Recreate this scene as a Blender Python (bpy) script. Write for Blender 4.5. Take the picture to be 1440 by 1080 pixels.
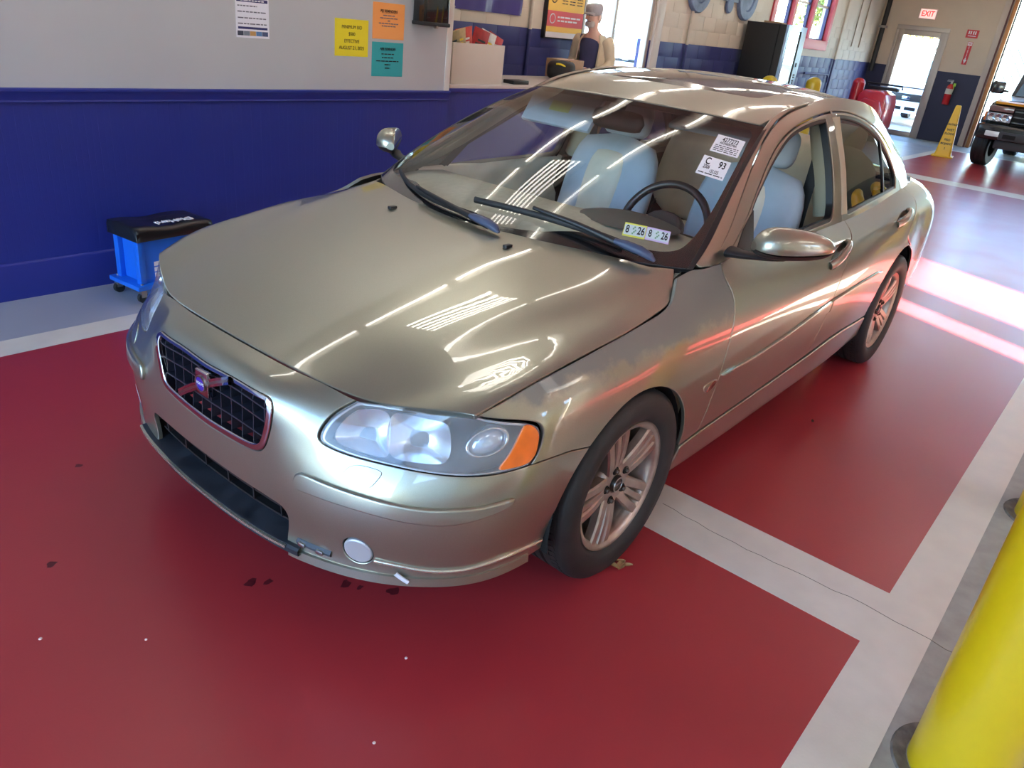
import bpy, bmesh, math, random
import numpy as np
from mathutils import Vector, Matrix
from mathutils.geometry import delaunay_2d_cdt
random.seed(7); rng = np.random.default_rng(7)
PI = math.pi
SC = bpy.context.scene
COL = SC.collection
for o in list(bpy.data.objects): bpy.data.objects.remove(o)

# ------------------------------------------------------------------ camera
cam = bpy.data.cameras.new('camera'); camo = bpy.data.objects.new('camera', cam); COL.objects.link(camo)
CAM_P = (1.841117, 1.793400, 1.589838)
cam.sensor_fit = 'HORIZONTAL'; cam.sensor_width = 36.0; cam.lens = 1082.1353 * 36.0 / 1440.0
cam.clip_start = .05; cam.clip_end = 300
_R = ((-0.641736, 0.759547, 0.106131), (0.268922, 0.352457, -0.896356), (-0.718231, -0.546683, -0.430443))
camo.matrix_world = Matrix(((_R[0][0], -_R[1][0], -_R[2][0], CAM_P[0]), (_R[0][1], -_R[1][1], -_R[2][1], CAM_P[1]), (_R[0][2], -_R[1][2], -_R[2][2], CAM_P[2]), (0, 0, 0, 1)))
SC.camera = camo

# ------------------------------------------------------------------ sky, sun, exposure
SC.view_settings.view_transform = 'Standard'; SC.view_settings.look = 'None'
SC.view_settings.gamma = 1; SC.view_settings.use_curve_mapping = False
SC.view_settings.exposure = 0.5
SUN_AZ = math.atan2(.915, .40)            # direction towards the sun in plan
SUN_EL = math.radians(20.5)
w = bpy.data.worlds.new('sky'); SC.world = w; w.use_nodes = True
nt = w.node_tree; nt.nodes.clear()
sky = nt.nodes.new('ShaderNodeTexSky'); sky.sky_type = 'NISHITA'; sky.sun_disc = False
sky.sun_elevation = SUN_EL; sky.sun_rotation = PI / 2 - SUN_AZ; sky.air_density = 1.0; sky.dust_density = .4; sky.ozone_density = 4.0
bg = nt.nodes.new('ShaderNodeBackground'); bg.inputs[1].default_value = 1.85
out = nt.nodes.new('ShaderNodeOutputWorld')
nt.links.new(sky.outputs[0], bg.inputs[0]); nt.links.new(bg.outputs[0], out.inputs[0])
sl = bpy.data.lights.new('sun', 'SUN'); sl.energy = 110.0; sl.angle = .012; sl.color = (1, .93, .82)
so = bpy.data.objects.new('sun', sl); COL.objects.link(so)
_d = Vector((math.cos(SUN_AZ) * math.cos(SUN_EL), math.sin(SUN_AZ) * math.cos(SUN_EL), math.sin(SUN_EL)))
so.rotation_euler = _d.to_track_quat('Z', 'Y').to_euler(); so.location = _d * 30

# ------------------------------------------------------------------ materials
MATS = {}
def lin(c):
    return tuple(((x / 255) / 12.92 if x / 255 <= .04045 else ((x / 255 + .055) / 1.055) ** 2.4) for x in c)
def mat(name, rgb, rough=.5, metal=0., coat=0., spec=.5, noise=0., nscale=20., bump=0., bscale=200., emit=0., rvar=0.):
    """procedural material; rgb is the surface's own colour in sRGB 0-255"""
    if name in MATS: return MATS[name]
    m = bpy.data.materials.new(name); m.use_nodes = True; n = m.node_tree.nodes; L = m.node_tree.links
    b = n['Principled BSDF']; c = lin(rgb)
    b.inputs['Base Color'].default_value = (*c, 1); b.inputs['Roughness'].default_value = rough
    b.inputs['Metallic'].default_value = metal; b.inputs['Coat Weight'].default_value = coat; b.inputs['Coat Roughness'].default_value = .03
    b.inputs['Specular IOR Level'].default_value = spec
    if emit: b.inputs['Emission Color'].default_value = (*c, 1); b.inputs['Emission Strength'].default_value = emit
    if noise or rvar or bump:
        tc = n.new('ShaderNodeTexCoord')
    if noise or rvar:
        t = n.new('ShaderNodeTexNoise'); t.inputs['Scale'].default_value = nscale; t.inputs['Detail'].default_value = 6; L.new(tc.outputs['Object'], t.inputs['Vector'])
        if noise:
            r = n.new('ShaderNodeMix'); r.data_type = 'RGBA'; r.blend_type = 'MULTIPLY'; r.inputs[0].default_value = 1
            rp = n.new('ShaderNodeMapRange'); rp.inputs[1].default_value = .3; rp.inputs[2].default_value = .7; rp.inputs[3].default_value = 1 - noise; rp.inputs[4].default_value = 1 + noise * .5
            L.new(t.outputs[0], rp.inputs[0]); r.inputs[6].default_value = (*c, 1); L.new(rp.outputs[0], r.inputs[7]); L.new(r.outputs[2], b.inputs['Base Color'])
        if rvar:
            rp = n.new('ShaderNodeMapRange'); rp.inputs[1].default_value = .3; rp.inputs[2].default_value = .7; rp.inputs[3].default_value = max(rough - rvar, .02); rp.inputs[4].default_value = rough + rvar
            L.new(t.outputs[0], rp.inputs[0]); L.new(rp.outputs[0], b.inputs['Roughness'])
    if bump:
        t = n.new('ShaderNodeTexNoise'); t.inputs['Scale'].default_value = bscale; t.inputs['Detail'].default_value = 3; L.new(tc.outputs['Object'], t.inputs['Vector'])
        bp = n.new('ShaderNodeBump'); bp.inputs['Strength'].default_value = bump; bp.inputs['Distance'].default_value = .002
        L.new(t.outputs[0], bp.inputs['Height']); L.new(bp.outputs[0], b.inputs['Normal'])
    MATS[name] = m; return m
def glass(name, tint, refl_rough=.0, haze=0., haze_rgb=(220, 225, 230), top_tint=None):
    """thin sheet of glass: Fresnel mix of mirror reflection and tinted see-through"""
    m = bpy.data.materials.new(name); m.use_nodes = True; n = m.node_tree.nodes; L = m.node_tree.links; n.clear()
    o = n.new('ShaderNodeOutputMaterial'); tr = n.new('ShaderNodeBsdfTransparent'); tr.inputs[0].default_value = (*tint, 1)
    gl = n.new('ShaderNodeBsdfGlossy'); gl.inputs['Roughness'].default_value = refl_rough
    fr = n.new('ShaderNodeFresnel'); ge = n.new('ShaderNodeNewGeometry'); io = n.new('ShaderNodeMapRange'); io.inputs[3].default_value = 1.52; io.inputs[4].default_value = 1 / 1.52
    L.new(ge.outputs['Backfacing'], io.inputs[0]); L.new(io.outputs[0], fr.inputs[0])   # a thin sheet reflects alike from both sides
    base = tr.outputs[0]
    if top_tint:
        tc = n.new('ShaderNodeTexCoord'); sp = n.new('ShaderNodeSeparateXYZ'); L.new(tc.outputs['Object'], sp.inputs[0])
        mr = n.new('ShaderNodeMapRange'); mr.inputs[1].default_value = top_tint[0]; mr.inputs[2].default_value = top_tint[1]; L.new(sp.outputs[2], mr.inputs[0])
        mx = n.new('ShaderNodeMix'); mx.data_type = 'RGBA'; L.new(mr.outputs[0], mx.inputs[0]); mx.inputs[6].default_value = (*tint, 1); mx.inputs[7].default_value = (*top_tint[2], 1)
        L.new(mx.outputs[2], tr.inputs[0])
    if haze:
        df = n.new('ShaderNodeBsdfPrincipled'); df.inputs['Base Color'].default_value = (*lin(haze_rgb), 1); df.inputs['Roughness'].default_value = .35
        mh = n.new('ShaderNodeMixShader'); mh.inputs[0].default_value = haze; L.new(base, mh.inputs[1]); L.new(df.outputs[0], mh.inputs[2]); base = mh.outputs[0]
        tc = n.new('ShaderNodeTexCoord'); t = n.new('ShaderNodeTexNoise'); t.inputs['Scale'].default_value = 9; L.new(tc.outputs['Object'], t.inputs['Vector'])
        mr = n.new('ShaderNodeMapRange'); mr.inputs[1].default_value = .35; mr.inputs[2].default_value = .65; mr.inputs[3].default_value = haze * .6; mr.inputs[4].default_value = min(1, haze * 1.3)
        L.new(t.outputs[0], mr.inputs[0]); L.new(mr.outputs[0], mh.inputs[0])
    mx = n.new('ShaderNodeMixShader'); L.new(fr.outputs[0], mx.inputs[0]); L.new(base, mx.inputs[1]); L.new(gl.outputs[0], mx.inputs[2]); L.new(mx.outputs[0], o.inputs[0])
    MATS[name] = m; return m

# ------------------------------------------------------------------ object helpers
def link(name, me, m=None, parent=None, loc=None, rot=None):
    o = bpy.data.objects.new(name, me); COL.objects.link(o)
    if m is not None:
        for k in (m if isinstance(m, (list, tuple)) else [m]): me.materials.append(k)
    if parent is not None: o.parent = parent
    if loc is not None: o.location = loc
    if rot is not None: o.rotation_euler = rot
    return o
def obj(name, bm, m=None, parent=None, loc=None, rot=None, smooth=False, angle=None):
    me = bpy.data.meshes.new(name); bmesh.ops.recalc_face_normals(bm, faces=bm.faces[:]); bm.to_mesh(me); bm.free()
    if smooth or angle:
        for p in me.polygons: p.use_smooth = True
        if angle: me.set_sharp_from_angle(angle=math.radians(angle))
    return link(name, me, m, parent, loc, rot)
def raw(name, V, F, m=None, parent=None, smooth=False, angle=None, **k):
    me = bpy.data.meshes.new(name); me.from_pydata([tuple(map(float, v)) for v in V], [], [tuple(int(i) for i in f) for f in F]); me.update()
    if smooth or angle:
        for p in me.polygons: p.use_smooth = True
        if angle: me.set_sharp_from_angle(angle=math.radians(angle))
    return link(name, me, m, parent, **k)
def tag(o, label=None, cat=None, group=None, kind=None):
    if label: o['label'] = label
    if cat: o['category'] = cat
    if group: o['group'] = group
    if kind: o['kind'] = kind
    return o
def thing(name, label, cat, loc=(0, 0, 0), rz=0, group=None):
    o = bpy.data.objects.new(name, None); COL.objects.link(o); o.location = loc; o.rotation_euler = (0, 0, rz); o.empty_display_size = .1
    return tag(o, label, cat, group)
def copy_tree(o, parent=None):
    c = o.copy(); COL.objects.link(c)
    if parent is not None: c.parent = parent
    for ch in list(o.children): copy_tree(ch, c)
    return c
def add_box(bm, x0, x1, y0, y1, z0, z1, bevel=0., M=None):
    r = bmesh.ops.create_cube(bm, size=1); vs = r['verts']
    T = Matrix.Translation(((x0 + x1) / 2, (y0 + y1) / 2, (z0 + z1) / 2)) @ Matrix.Diagonal((x1 - x0, y1 - y0, z1 - z0, 1))
    if M is not None: T = M @ T
    bmesh.ops.transform(bm, matrix=T, verts=vs)
    if bevel:
        es = list({e for v in vs for e in v.link_edges})
        bmesh.ops.bevel(bm, geom=es, offset=bevel, segments=2, profile=.6, affect='EDGES')
def box(name, x0, x1, y0, y1, z0, z1, m, parent=None, bevel=0., M=None, **k):
    bm = bmesh.new(); add_box(bm, x0, x1, y0, y1, z0, z1, bevel, M); return obj(name, bm, m, parent, angle=40 if bevel else None, **k)
def frames(P):
    P = np.asarray(P, float); n = len(P); T = np.gradient(P, axis=0); T /= np.linalg.norm(T, axis=1)[:, None]
    up = np.array([0, 0, 1.]) if abs(T[0][2]) < .9 else np.array([1., 0, 0]); N = []
    u = up - T[0] * (up @ T[0]); u /= np.linalg.norm(u)
    for t in T:
        u = u - t * (u @ t); u /= np.linalg.norm(u); N.append(u)
    N = np.array(N); return T, N, np.cross(T, N)
def tube_vf(P, R, seg=10, sy=1., cap=True):
    P = np.asarray(P, float); T, N, B = frames(P); R = np.broadcast_to(np.asarray(R, float), (len(P),)); V = []; F = []
    for i in range(len(P)):
        for k in range(seg):
            a = 2 * PI * k / seg; V.append(P[i] + R[i] * (math.cos(a) * B[i] + sy * math.sin(a) * N[i]))
    for i in range(len(P) - 1):
        for k in range(seg): F.append((i * seg + k, i * seg + (k + 1) % seg, (i + 1) * seg + (k + 1) % seg, (i + 1) * seg + k))
    if cap: F.append(tuple(range(seg))[::-1]); F.append(tuple((len(P) - 1) * seg + k for k in range(seg)))
    return V, F
def tube(name, P, R, m, parent=None, seg=10, sy=1., **k):
    V, F = tube_vf(P, R, seg, sy); return raw(name, V, F, m, parent, angle=50, **k)
def lathe_vf(prof, seg=48, axis='z'):
    V = []; F = []; n = len(prof)
    for k in range(seg):
        a = 2 * PI * k / seg
        for r, h in prof:
            c, s = r * math.cos(a), r * math.sin(a)
            V.append((c, s, h) if axis == 'z' else (c, h, s) if axis == 'y' else (h, c, s))
    for k in range(seg):
        for i in range(n - 1):
            a, b = k * n + i, ((k + 1) % seg) * n + i
            F.append((a, b, b + 1, a + 1))
    return V, F
def lathe(name, prof, m, parent=None, seg=48, axis='z', angle=40, **k):
    V, F = lathe_vf(prof, seg, axis); bm = bmesh.new(); vs = [bm.verts.new(v) for v in V]
    for f in F:
        try: bm.faces.new([vs[i] for i in f])
        except ValueError: pass
    bmesh.ops.remove_doubles(bm, verts=bm.verts[:], dist=1e-5)
    return obj(name, bm, m, parent, angle=angle, **k)
def prism(name, pts, d, m, parent=None, plane='xz', o=0., bevel=0., **k):
    """closed 2-D outline extruded by d along the third axis from o"""
    bm = bmesh.new()
    def P(a, b, c): return (a, c, b) if plane == 'xz' else (c, a, b) if plane == 'yz' else (a, b, c)
    A = [bm.verts.new(P(a, b, o)) for a, b in pts]; B = [bm.verts.new(P(a, b, o + d)) for a, b in pts]
    bm.faces.new(A); bm.faces.new(B[::-1]); n = len(pts)
    for i in range(n): bm.faces.new((A[i], B[i], B[(i + 1) % n], A[(i + 1) % n]))
    if bevel:
        es = [e for e in bm.edges if (e.verts[0] in A) == (e.verts[1] in A)]
        bmesh.ops.bevel(bm, geom=es, offset=bevel, segments=2, profile=.6, affect='EDGES')
    return obj(name, bm, m, parent, angle=40, **k)
def text(name, s, size, m, parent=None, M=None, depth=.0006, align='CENTER', bold=0., sx=1.):
    c = bpy.data.curves.new('t', 'FONT'); c.body = s; c.size = size; c.align_x = align; c.align_y = 'CENTER'; c.extrude = depth; c.offset = bold; c.space_line = .9
    o = bpy.data.objects.new('t', c); COL.objects.link(o); dg = bpy.context.evaluated_depsgraph_get(); me = bpy.data.meshes.new_from_object(o.evaluated_get(dg))
    bpy.data.objects.remove(o); bpy.data.curves.remove(c); me.name = name
    if sx != 1: me.transform(Matrix.Diagonal((sx, 1, 1, 1)))
    if M is not None: me.transform(M)
    me.materials.clear()
    return link(name, me, m, parent)
def basis_m(origin, xdir, ydir):
    x = Vector(xdir).normalized(); z = x.cross(Vector(ydir)).normalized(); y = z.cross(x)
    return Matrix(((x[0], y[0], z[0], origin[0]), (x[1], y[1], z[1], origin[1]), (x[2], y[2], z[2], origin[2]), (0, 0, 0, 1)))

# ------------------------------------------------------------------ car materials
def car_paint():
    m = bpy.data.materials.new('car_paint'); m.use_nodes = True; n = m.node_tree.nodes; L = m.node_tree.links; b = n['Principled BSDF']
    b.inputs['Metallic'].default_value = .82; b.inputs['Roughness'].default_value = .33; b.inputs['Coat Weight'].default_value = 1; b.inputs['Coat Roughness'].default_value = .01; b.inputs['Coat IOR'].default_value = 1.55
    tc = n.new('ShaderNodeTexCoord'); fl = n.new('ShaderNodeTexNoise'); fl.inputs['Scale'].default_value = 900; fl.inputs['Detail'].default_value = 1; L.new(tc.outputs['Object'], fl.inputs['Vector'])
    mx = n.new('ShaderNodeMix'); mx.data_type = 'RGBA'; L.new(fl.outputs[0], mx.inputs[0]); mx.inputs[6].default_value = (*lin((138, 138, 122)), 1); mx.inputs[7].default_value = (*lin((164, 164, 149)), 1)
    L.new(mx.outputs[2], b.inputs['Base Color'])
    return m
def worn_paint():
    """paint of the front wings: the lacquer has gone dull and chalky in blotches along the upper edge"""
    m = car_paint(); m.name = 'worn_paint'; n = m.node_tree.nodes; L = m.node_tree.links; b = n['Principled BSDF']
    src = b.inputs['Base Color'].links[0].from_socket
    tc = n.new('ShaderNodeTexCoord'); sp = n.new('ShaderNodeSeparateXYZ'); L.new(tc.outputs['Object'], sp.inputs[0])
    t = n.new('ShaderNodeTexNoise'); t.inputs['Scale'].default_value = 9; t.inputs['Detail'].default_value = 8; t.inputs['Roughness'].default_value = .65; L.new(tc.outputs['Object'], t.inputs['Vector'])
    # distance below the upper edge of the wing: z - (.72 - .26 x)
    ed = n.new('ShaderNodeMath'); ed.operation = 'MULTIPLY_ADD'; ed.inputs[1].default_value = .05; L.new(sp.outputs[0], ed.inputs[0]); L.new(sp.outputs[2], ed.inputs[2])
    mr = n.new('ShaderNodeMapRange'); mr.inputs[1].default_value = .66; mr.inputs[2].default_value = .80; mr.inputs[3].default_value = -.40; mr.inputs[4].default_value = .24; L.new(ed.outputs[0], mr.inputs[0])
    ad = n.new('ShaderNodeMath'); ad.operation = 'ADD'; L.new(mr.outputs[0], ad.inputs[0]); L.new(t.outputs[0], ad.inputs[1])
    st = n.new('ShaderNodeMapRange'); st.inputs[1].default_value = .46; st.inputs[2].default_value = .60; st.inputs[3].default_value = 0; st.inputs[4].default_value = .8; L.new(ad.outputs[0], st.inputs[0])
    mx = n.new('ShaderNodeMix'); mx.data_type = 'RGBA'; L.new(st.outputs[0], mx.inputs[0]); L.new(src, mx.inputs[6]); mx.inputs[7].default_value = (*lin((122, 123, 120)), 1); L.new(mx.outputs[2], b.inputs['Base Color'])
    inv = n.new('ShaderNodeMath'); inv.operation = 'SUBTRACT'; inv.inputs[0].default_value = 1; L.new(st.outputs[0], inv.inputs[1]); L.new(inv.outputs[0], b.inputs['Coat Weight'])
    rr = n.new('ShaderNodeMapRange'); rr.inputs[3].default_value = .33; rr.inputs[4].default_value = .62; L.new(st.outputs[0], rr.inputs[0]); L.new(rr.outputs[0], b.inputs['Roughness'])
    mm = n.new('ShaderNodeMapRange'); mm.inputs[3].default_value = .82; mm.inputs[4].default_value = .35; L.new(st.outputs[0], mm.inputs[0]); L.new(mm.outputs[0], b.inputs['Metallic'])
    return m
PAINT = car_paint(); WORN = worn_paint()
BLACK = mat('black_plastic', (26, 26, 28), .45, noise=.15, nscale=30)
GLOSSBLK = mat('gloss_black', (12, 12, 14), .12, coat=.6)
DARK = mat('dark_void', (8, 8, 9), .8)
RUBBER = mat('tyre_rubber', (33, 32, 32), .62, noise=.35, nscale=14, bump=.3, bscale=160)
CHROME = mat('chrome', (205, 205, 208), .10, metal=1)
SATIN = mat('satin_chrome', (170, 165, 160), .28, metal=1)
ALLOY = mat('wheel_alloy', (176, 160, 148), .38, metal=.75, noise=.2, nscale=25, rvar=.1)
REFLECTOR = mat('reflector', (215, 222, 230), .22, metal=.9)
HOUSING = mat('lamp_housing', (88, 90, 92), .4, metal=.5)
AMBER = mat('amber_lens', (236, 112, 18), .3, coat=.3, noise=.12, nscale=30)
REDLENS = mat('red_lens', (150, 20, 22), .15, coat=.6)
FOGGLASS = mat('fog_lamp_glass', (172, 172, 176), .35, metal=.25, coat=.4)
TRIM = mat('bright_trim', (190, 186, 170), .25, metal=.8, coat=.3)
WIPERBLUE = mat('wiper_arm', (62, 72, 98), .5)
SEAT = mat('seat_leather', (168, 184, 198), .5, noise=.1, nscale=8)
SEATB = mat('seat_beige', (220, 213, 194), .55, noise=.1, nscale=8)
DASH = mat('dash_olive', (168, 170, 150), .7, noise=.1, nscale=40)
DASHD = mat('dash_dark', (66, 68, 62), .6)
HEADL = mat('headliner', (206, 202, 192), .8)
BADGE = mat('badge_blue', (52, 44, 150), .25, coat=.7)
BADGEW = mat('badge_white', (220, 222, 230), .3)
PAPER = mat('white_paper', (232, 232, 236), .6)
INK = mat('black_ink', (18, 18, 20), .6)
WSGLASS = glass('windscreen_glass', (.97, .99, .98), top_tint=(1.235, 1.285, (.16, .12, .10)))
REARGLASS = glass('rear_side_glass', (.30, .35, .32))
SIDEGLASS = glass('side_glass', (.82, .87, .84))
LENS = glass('headlamp_lens', (.93, .95, .97), refl_rough=.05, haze=.19)
PANE = glass('window_pane', (.94, .97, .97))


# ------------------------------------------------------------------ room
YL, YB, XF, YR, XE, ZC = -2.474, -4.40, -18.6, 7.2, 5.8, 3.75
XC = -2.56                                  # end of the panelled wall
PAINTZ = 1.47
CREAM = mat('cream_wall', (214, 202, 184), .65, noise=.05, nscale=3, bump=.15, bscale=60)
PANELW = mat('panel_wall', (188, 189, 191), .42, noise=.03, nscale=2)
BLUEP = mat('blue_paint', (32, 46, 134), .45, noise=.06, nscale=4)
BLUEB = mat('blue_block_paint', (58, 62, 118), .5, noise=.10, nscale=5, bump=.2, bscale=50)
NAVY = mat('navy_paint', (36, 36, 66), .5, noise=.08, nscale=4)
CEIL = mat('ceiling_paint', (206, 203, 194), .8)
CONC = mat('bare_concrete', (158, 158, 150), .55, noise=.22, nscale=14, bump=.4, bscale=90, rvar=.12)
REDF = mat('red_floor_paint', (164, 50, 55), .30, noise=.05, nscale=2.2, bump=.10, bscale=140, rvar=.025)
GREYF = mat('grey_floor_paint', (158, 162, 170), .35, noise=.06, nscale=3, rvar=.08)
WHITEF = mat('white_floor_paint', (214, 208, 194), .42, noise=.07, nscale=9, bump=.2, bscale=110, rvar=.1)
ALU = mat('aluminium_frame', (178, 166, 156), .4, metal=.5)
floor = box('floor', -60, 16, -30, 40, -.2, 0, CONC); floor['kind'] = 'structure'
def slab(name, x0, x1, y0, y1, m, h=.002): return box(name, x0, x1, y0, y1, -.05, h, m, floor)
XS0, XS1 = -.608, -.300                     # cross stripe
slab('grey_paint', -17.2, XE, YB, -1.975, GREYF, .0012)
slab('red_paint', XS1, XE, -1.805, 1.594, REDF, .0014)
slab('red_paint', -11.36, XS0, -1.805, 1.594, REDF, .0014)
slab('red_paint', -17.0, -11.88, -1.805, 1.594, REDF, .0014)
slab('white_stripe', -17.2, XE, -1.975, -1.805, WHITEF, .002)
slab('white_stripe', -17.2, XE, 1.594, 1.757, WHITEF, .002)
slab('white_stripe', XS0, XS1, -1.805, 1.594, WHITEF, .002)
slab('white_stripe', -11.88, -11.36, -1.805, 1.594, WHITEF, .002)
slab('white_stripe', -17.2, -17.0, -1.805, 1.594, WHITEF, .002)
slab('white_stripe', -17.2, XE, 2.20, 2.36, WHITEF, .002)
slab('red_paint', -17.0, XE, 2.36, 5.8, REDF, .0014)
slab('white_stripe', -17.2, XE, 5.8, 5.96, WHITEF, .002)
slab('grey_paint', -17.2, XE, 5.96, YR, GREYF, .0012)
# hairline crack along the cross stripe
P = []
y = .80
while y < 2.0:
    P.append((-.47 + .012 * math.sin(y * 7) + random.uniform(-.006, .006), y, .0022)); y += .05
tube('floor_crack', P, .0010, mat('crack', (96, 92, 84), .9), floor, seg=5)
# panelled wall on the left
ws_ = tag(box('wall_left', XC, XE, YL - .12, YL, 1.02, ZC, PANELW), kind='structure')
wl = tag(box('wall_left', XC, XE, YL - .12, YL - .006, 0, 1.02, BLUEP), kind='structure')
tag(box('trim_1', XC - .004, XC + .05, YL - .124, YL + .006, 1.03, ZC, mat('white_trim', (222, 218, 210), .4), bevel=.003), kind='structure')
tag(prism('trim_2', [(YL - .01, .962), (YL + .012, .962), (YL + .016, .968), (YL + .012, .975), (YL + .014, .985), (YL + .020, 1.0), (YL + .024, 1.012), (YL + .030, 1.018), (YL + .030, 1.027), (YL + .022, 1.031), (YL - .01, 1.031)], XE - XC, BLUEP, None, 'yz', XC), kind='structure')
tag(prism('baseboard_left', [(YL - .01, 0), (YL + .012, 0), (YL + .012, .180), (YL + .008, .190), (YL + .002, .194), (YL - .01, .194)], XE - XC, BLUEP, None, 'yz', XC), kind='structure')
bm = bmesh.new(); pw = .064
pr = [(-pw / 2, -.006), (-pw / 2, -.0007), (-pw / 2 + .002, 0), (-.002, 0), (0, -.0004), (.002, 0), (pw / 2 - .002, 0), (pw / 2, -.0007), (pw / 2, -.006)]
A = [bm.verts.new((a, b, .19)) for a, b in pr]; A2 = [bm.verts.new((a, b, .968)) for a, b in pr]
for i in range(len(pr) - 1): bm.faces.new((A[i], A[i + 1], A2[i + 1], A2[i]))
bd = obj('board', bm, BLUEP, wl); n_b = int((XE - XC) / pw)
for i in range(min(n_b, 100)):
    q = bd if i == 0 else bd.copy()
    if i: COL.objects.link(q)
    q.location = (XC + pw / 2 + i * pw, YL, 0)
tag(box('wall_left', XC + 100 * pw, XE, YL - .02, YL - .003, .19, .968, BLUEP), kind='structure')
# counter beyond the end of the wall
ct = thing('counter', 'blue beadboard counter with grey top beyond the panelled wall', 'counter', (-4.2, YL - .04, 0))
ct2 = box('counter_front', -1.85, XC + 4.16, -.03, .0, 0, 1.045, BLUEP, ct)
for i in range(52):
    q = bd.copy(); COL.objects.link(q); q.parent = ct; q.location = (XC + 4.2 - pw / 2 - i * pw, .006, .085); q.scale = (1, 1, .99)
box('counter_top', -1.9, XC + 4.17, -.75, .03, 1.045, 1.07, mat('counter_top', (196, 190, 184), .4), ct, bevel=.006)
box('counter_cap', -1.9, XC + 4.17, .0, .028, 1.018, 1.046, BLUEP, ct, bevel=.006)
box('counter_side', -1.9, -1.87, -.74, 0, 0, 1.045, BLUEP, ct)
# back wall: painted block work
def wall_holes(name, axis, a0, a1, z0, z1, t0, t1, holes, m):
    A = sorted({a0, a1, *[h for q in holes for h in q[:2] if a0 < h < a1]}); Z = sorted({z0, z1, *[h for q in holes for h in q[2:] if z0 < h < z1]}); bm = bmesh.new()
    for i in range(len(A) - 1):
        for j in range(len(Z) - 1):
            ca, cz = (A[i] + A[i + 1]) / 2, (Z[j] + Z[j + 1]) / 2
            if any(q[0] < ca < q[1] and q[2] < cz < q[3] for q in holes): continue
            if axis == 'x': add_box(bm, A[i], A[i + 1], t0, t1, Z[j], Z[j + 1])
            else: add_box(bm, t0, t1, A[i], A[i + 1], Z[j], Z[j + 1])
    return tag(obj(name, bm, m), kind='structure')
HB = [(-8.55, -6.88, 0, 2.6), (-15.40, -12.55, 1.75, 3.2)]
wb = wall_holes('wall_back', 'x', XF, XC, PAINTZ, ZC, YB - .2, YB - .0025, HB, CREAM)
wb2 = wall_holes('wall_back', 'x', XF, XC, 0, PAINTZ, YB - .2, YB - .0025, HB, BLUEB)
tag(box('wall_end', XC - .1 + .12, XC + .12, YB, YL - .12, 0, ZC, PANELW), kind='structure')
DOORX = (-8.62, -6.84); REDX = (-15.55, -12.40); VEND = (-12.3, -11.2)
blk = {}
for nm, m in (('b', BLUEB), ('c', CREAM)):
    bm = bmesh.new(); add_box(bm, -.197, .197, -.004, .0, -.098, .098, .0015); o_ = obj('block', bm, m, wb, angle=40); blk[nm] = o_
used = {'b': 0, 'c': 0}; nblk = 0
zrow = [PAINTZ - .1 - .2 * k for k in range(4)][::-1] + [PAINTZ + .1 + .2 * k for k in range(4)]
for zi, z in enumerate(zrow):
    x = XC - .3 - (.2 if zi % 2 else 0)
    while x > XF + .1:
        bad = DOORX[0] - .25 < x < DOORX[1] + .2 or (REDX[0] - .2 < x < REDX[1] + .2 and z > 1.5) or x > -4.0 or nblk >= 295
        if not bad:
            k = 'b' if z < PAINTZ else 'c'; q = blk[k] if not used[k] else blk[k].copy()
            if used[k]: COL.objects.link(q)
            used[k] = 1; nblk += 1; q.location = (x, YB, z)
        x -= .4
for x in (-5.80, -9.6, -16.15):
    tube('conduit', [(x, YB + .03, .3), (x, YB + .03, 1.46)], .022, BLUEB, wb, seg=10)
    tube('conduit', [(x, YB + .03, 1.46), (x, YB + .03, ZC - .1)], .022, CREAM, wb, seg=10)
tube('pipe', [(-14.6, YB + .04, 1.16), (-15.9, YB + .04, 1.16), (-15.98, YB + .04, 1.12), (-16.0, YB + .04, 1.0)], .02, BLUEB, wb, seg=8)
for x in (-17.0, -17.5): tube('wall_cable', [(x, YB + .02, 1.75), (x + .02, YB + .02, ZC - .1)], .012, mat('cable_tan', (150, 128, 104), .6), wb, seg=6)
# glazed door in the back wall: opening is glazing in front of a bright yard, frame proud of the wall
def glazed(name, x0, x1, z0, z1, y, mids, m, depth=.10, fw=.07, axis='x', rail=None):
    f = tag(thing(name, None, None), kind='structure')
    def bb(nm, a0, a1, b0, b1): return box(nm, a0, a1, y - depth / 2, y + depth / 2, b0, b1, m, f, bevel=.006) if axis == 'x' else box(nm, y - depth / 2, y + depth / 2, a0, a1, b0, b1, m, f, bevel=.006)
    bb('frame', x0, x0 + fw, z0, z1); bb('frame', x1 - fw, x1, z0, z1); bb('frame', x0 + fw, x1 - fw, z1 - fw, z1); bb('frame', x0 + fw, x1 - fw, z0, z0 + fw)
    for q in mids: bb('mullion', q - .03, q + .03, z0, z1)
    if rail: bb('push_bar', x0 + fw, x1 - fw, rail - .014, rail + .014)
    xs = [x0] + list(mids) + [x1]
    for a, b in zip(xs[:-1], xs[1:]):
        if axis == 'x': raw('pane', [(a + .03, y, z0 + .03), (b - .03, y, z0 + .03), (b - .03, y, z1 - .03), (a + .03, y, z1 - .03)], [(3, 2, 1, 0)], PANE, f)
        else: raw('pane', [(y, a + .03, z0 + .03), (y, b - .03, z0 + .03), (y, b - .03, z1 - .03), (y, a + .03, z1 - .03)], [(0, 1, 2, 3)], PANE, f)
    return f

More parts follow.
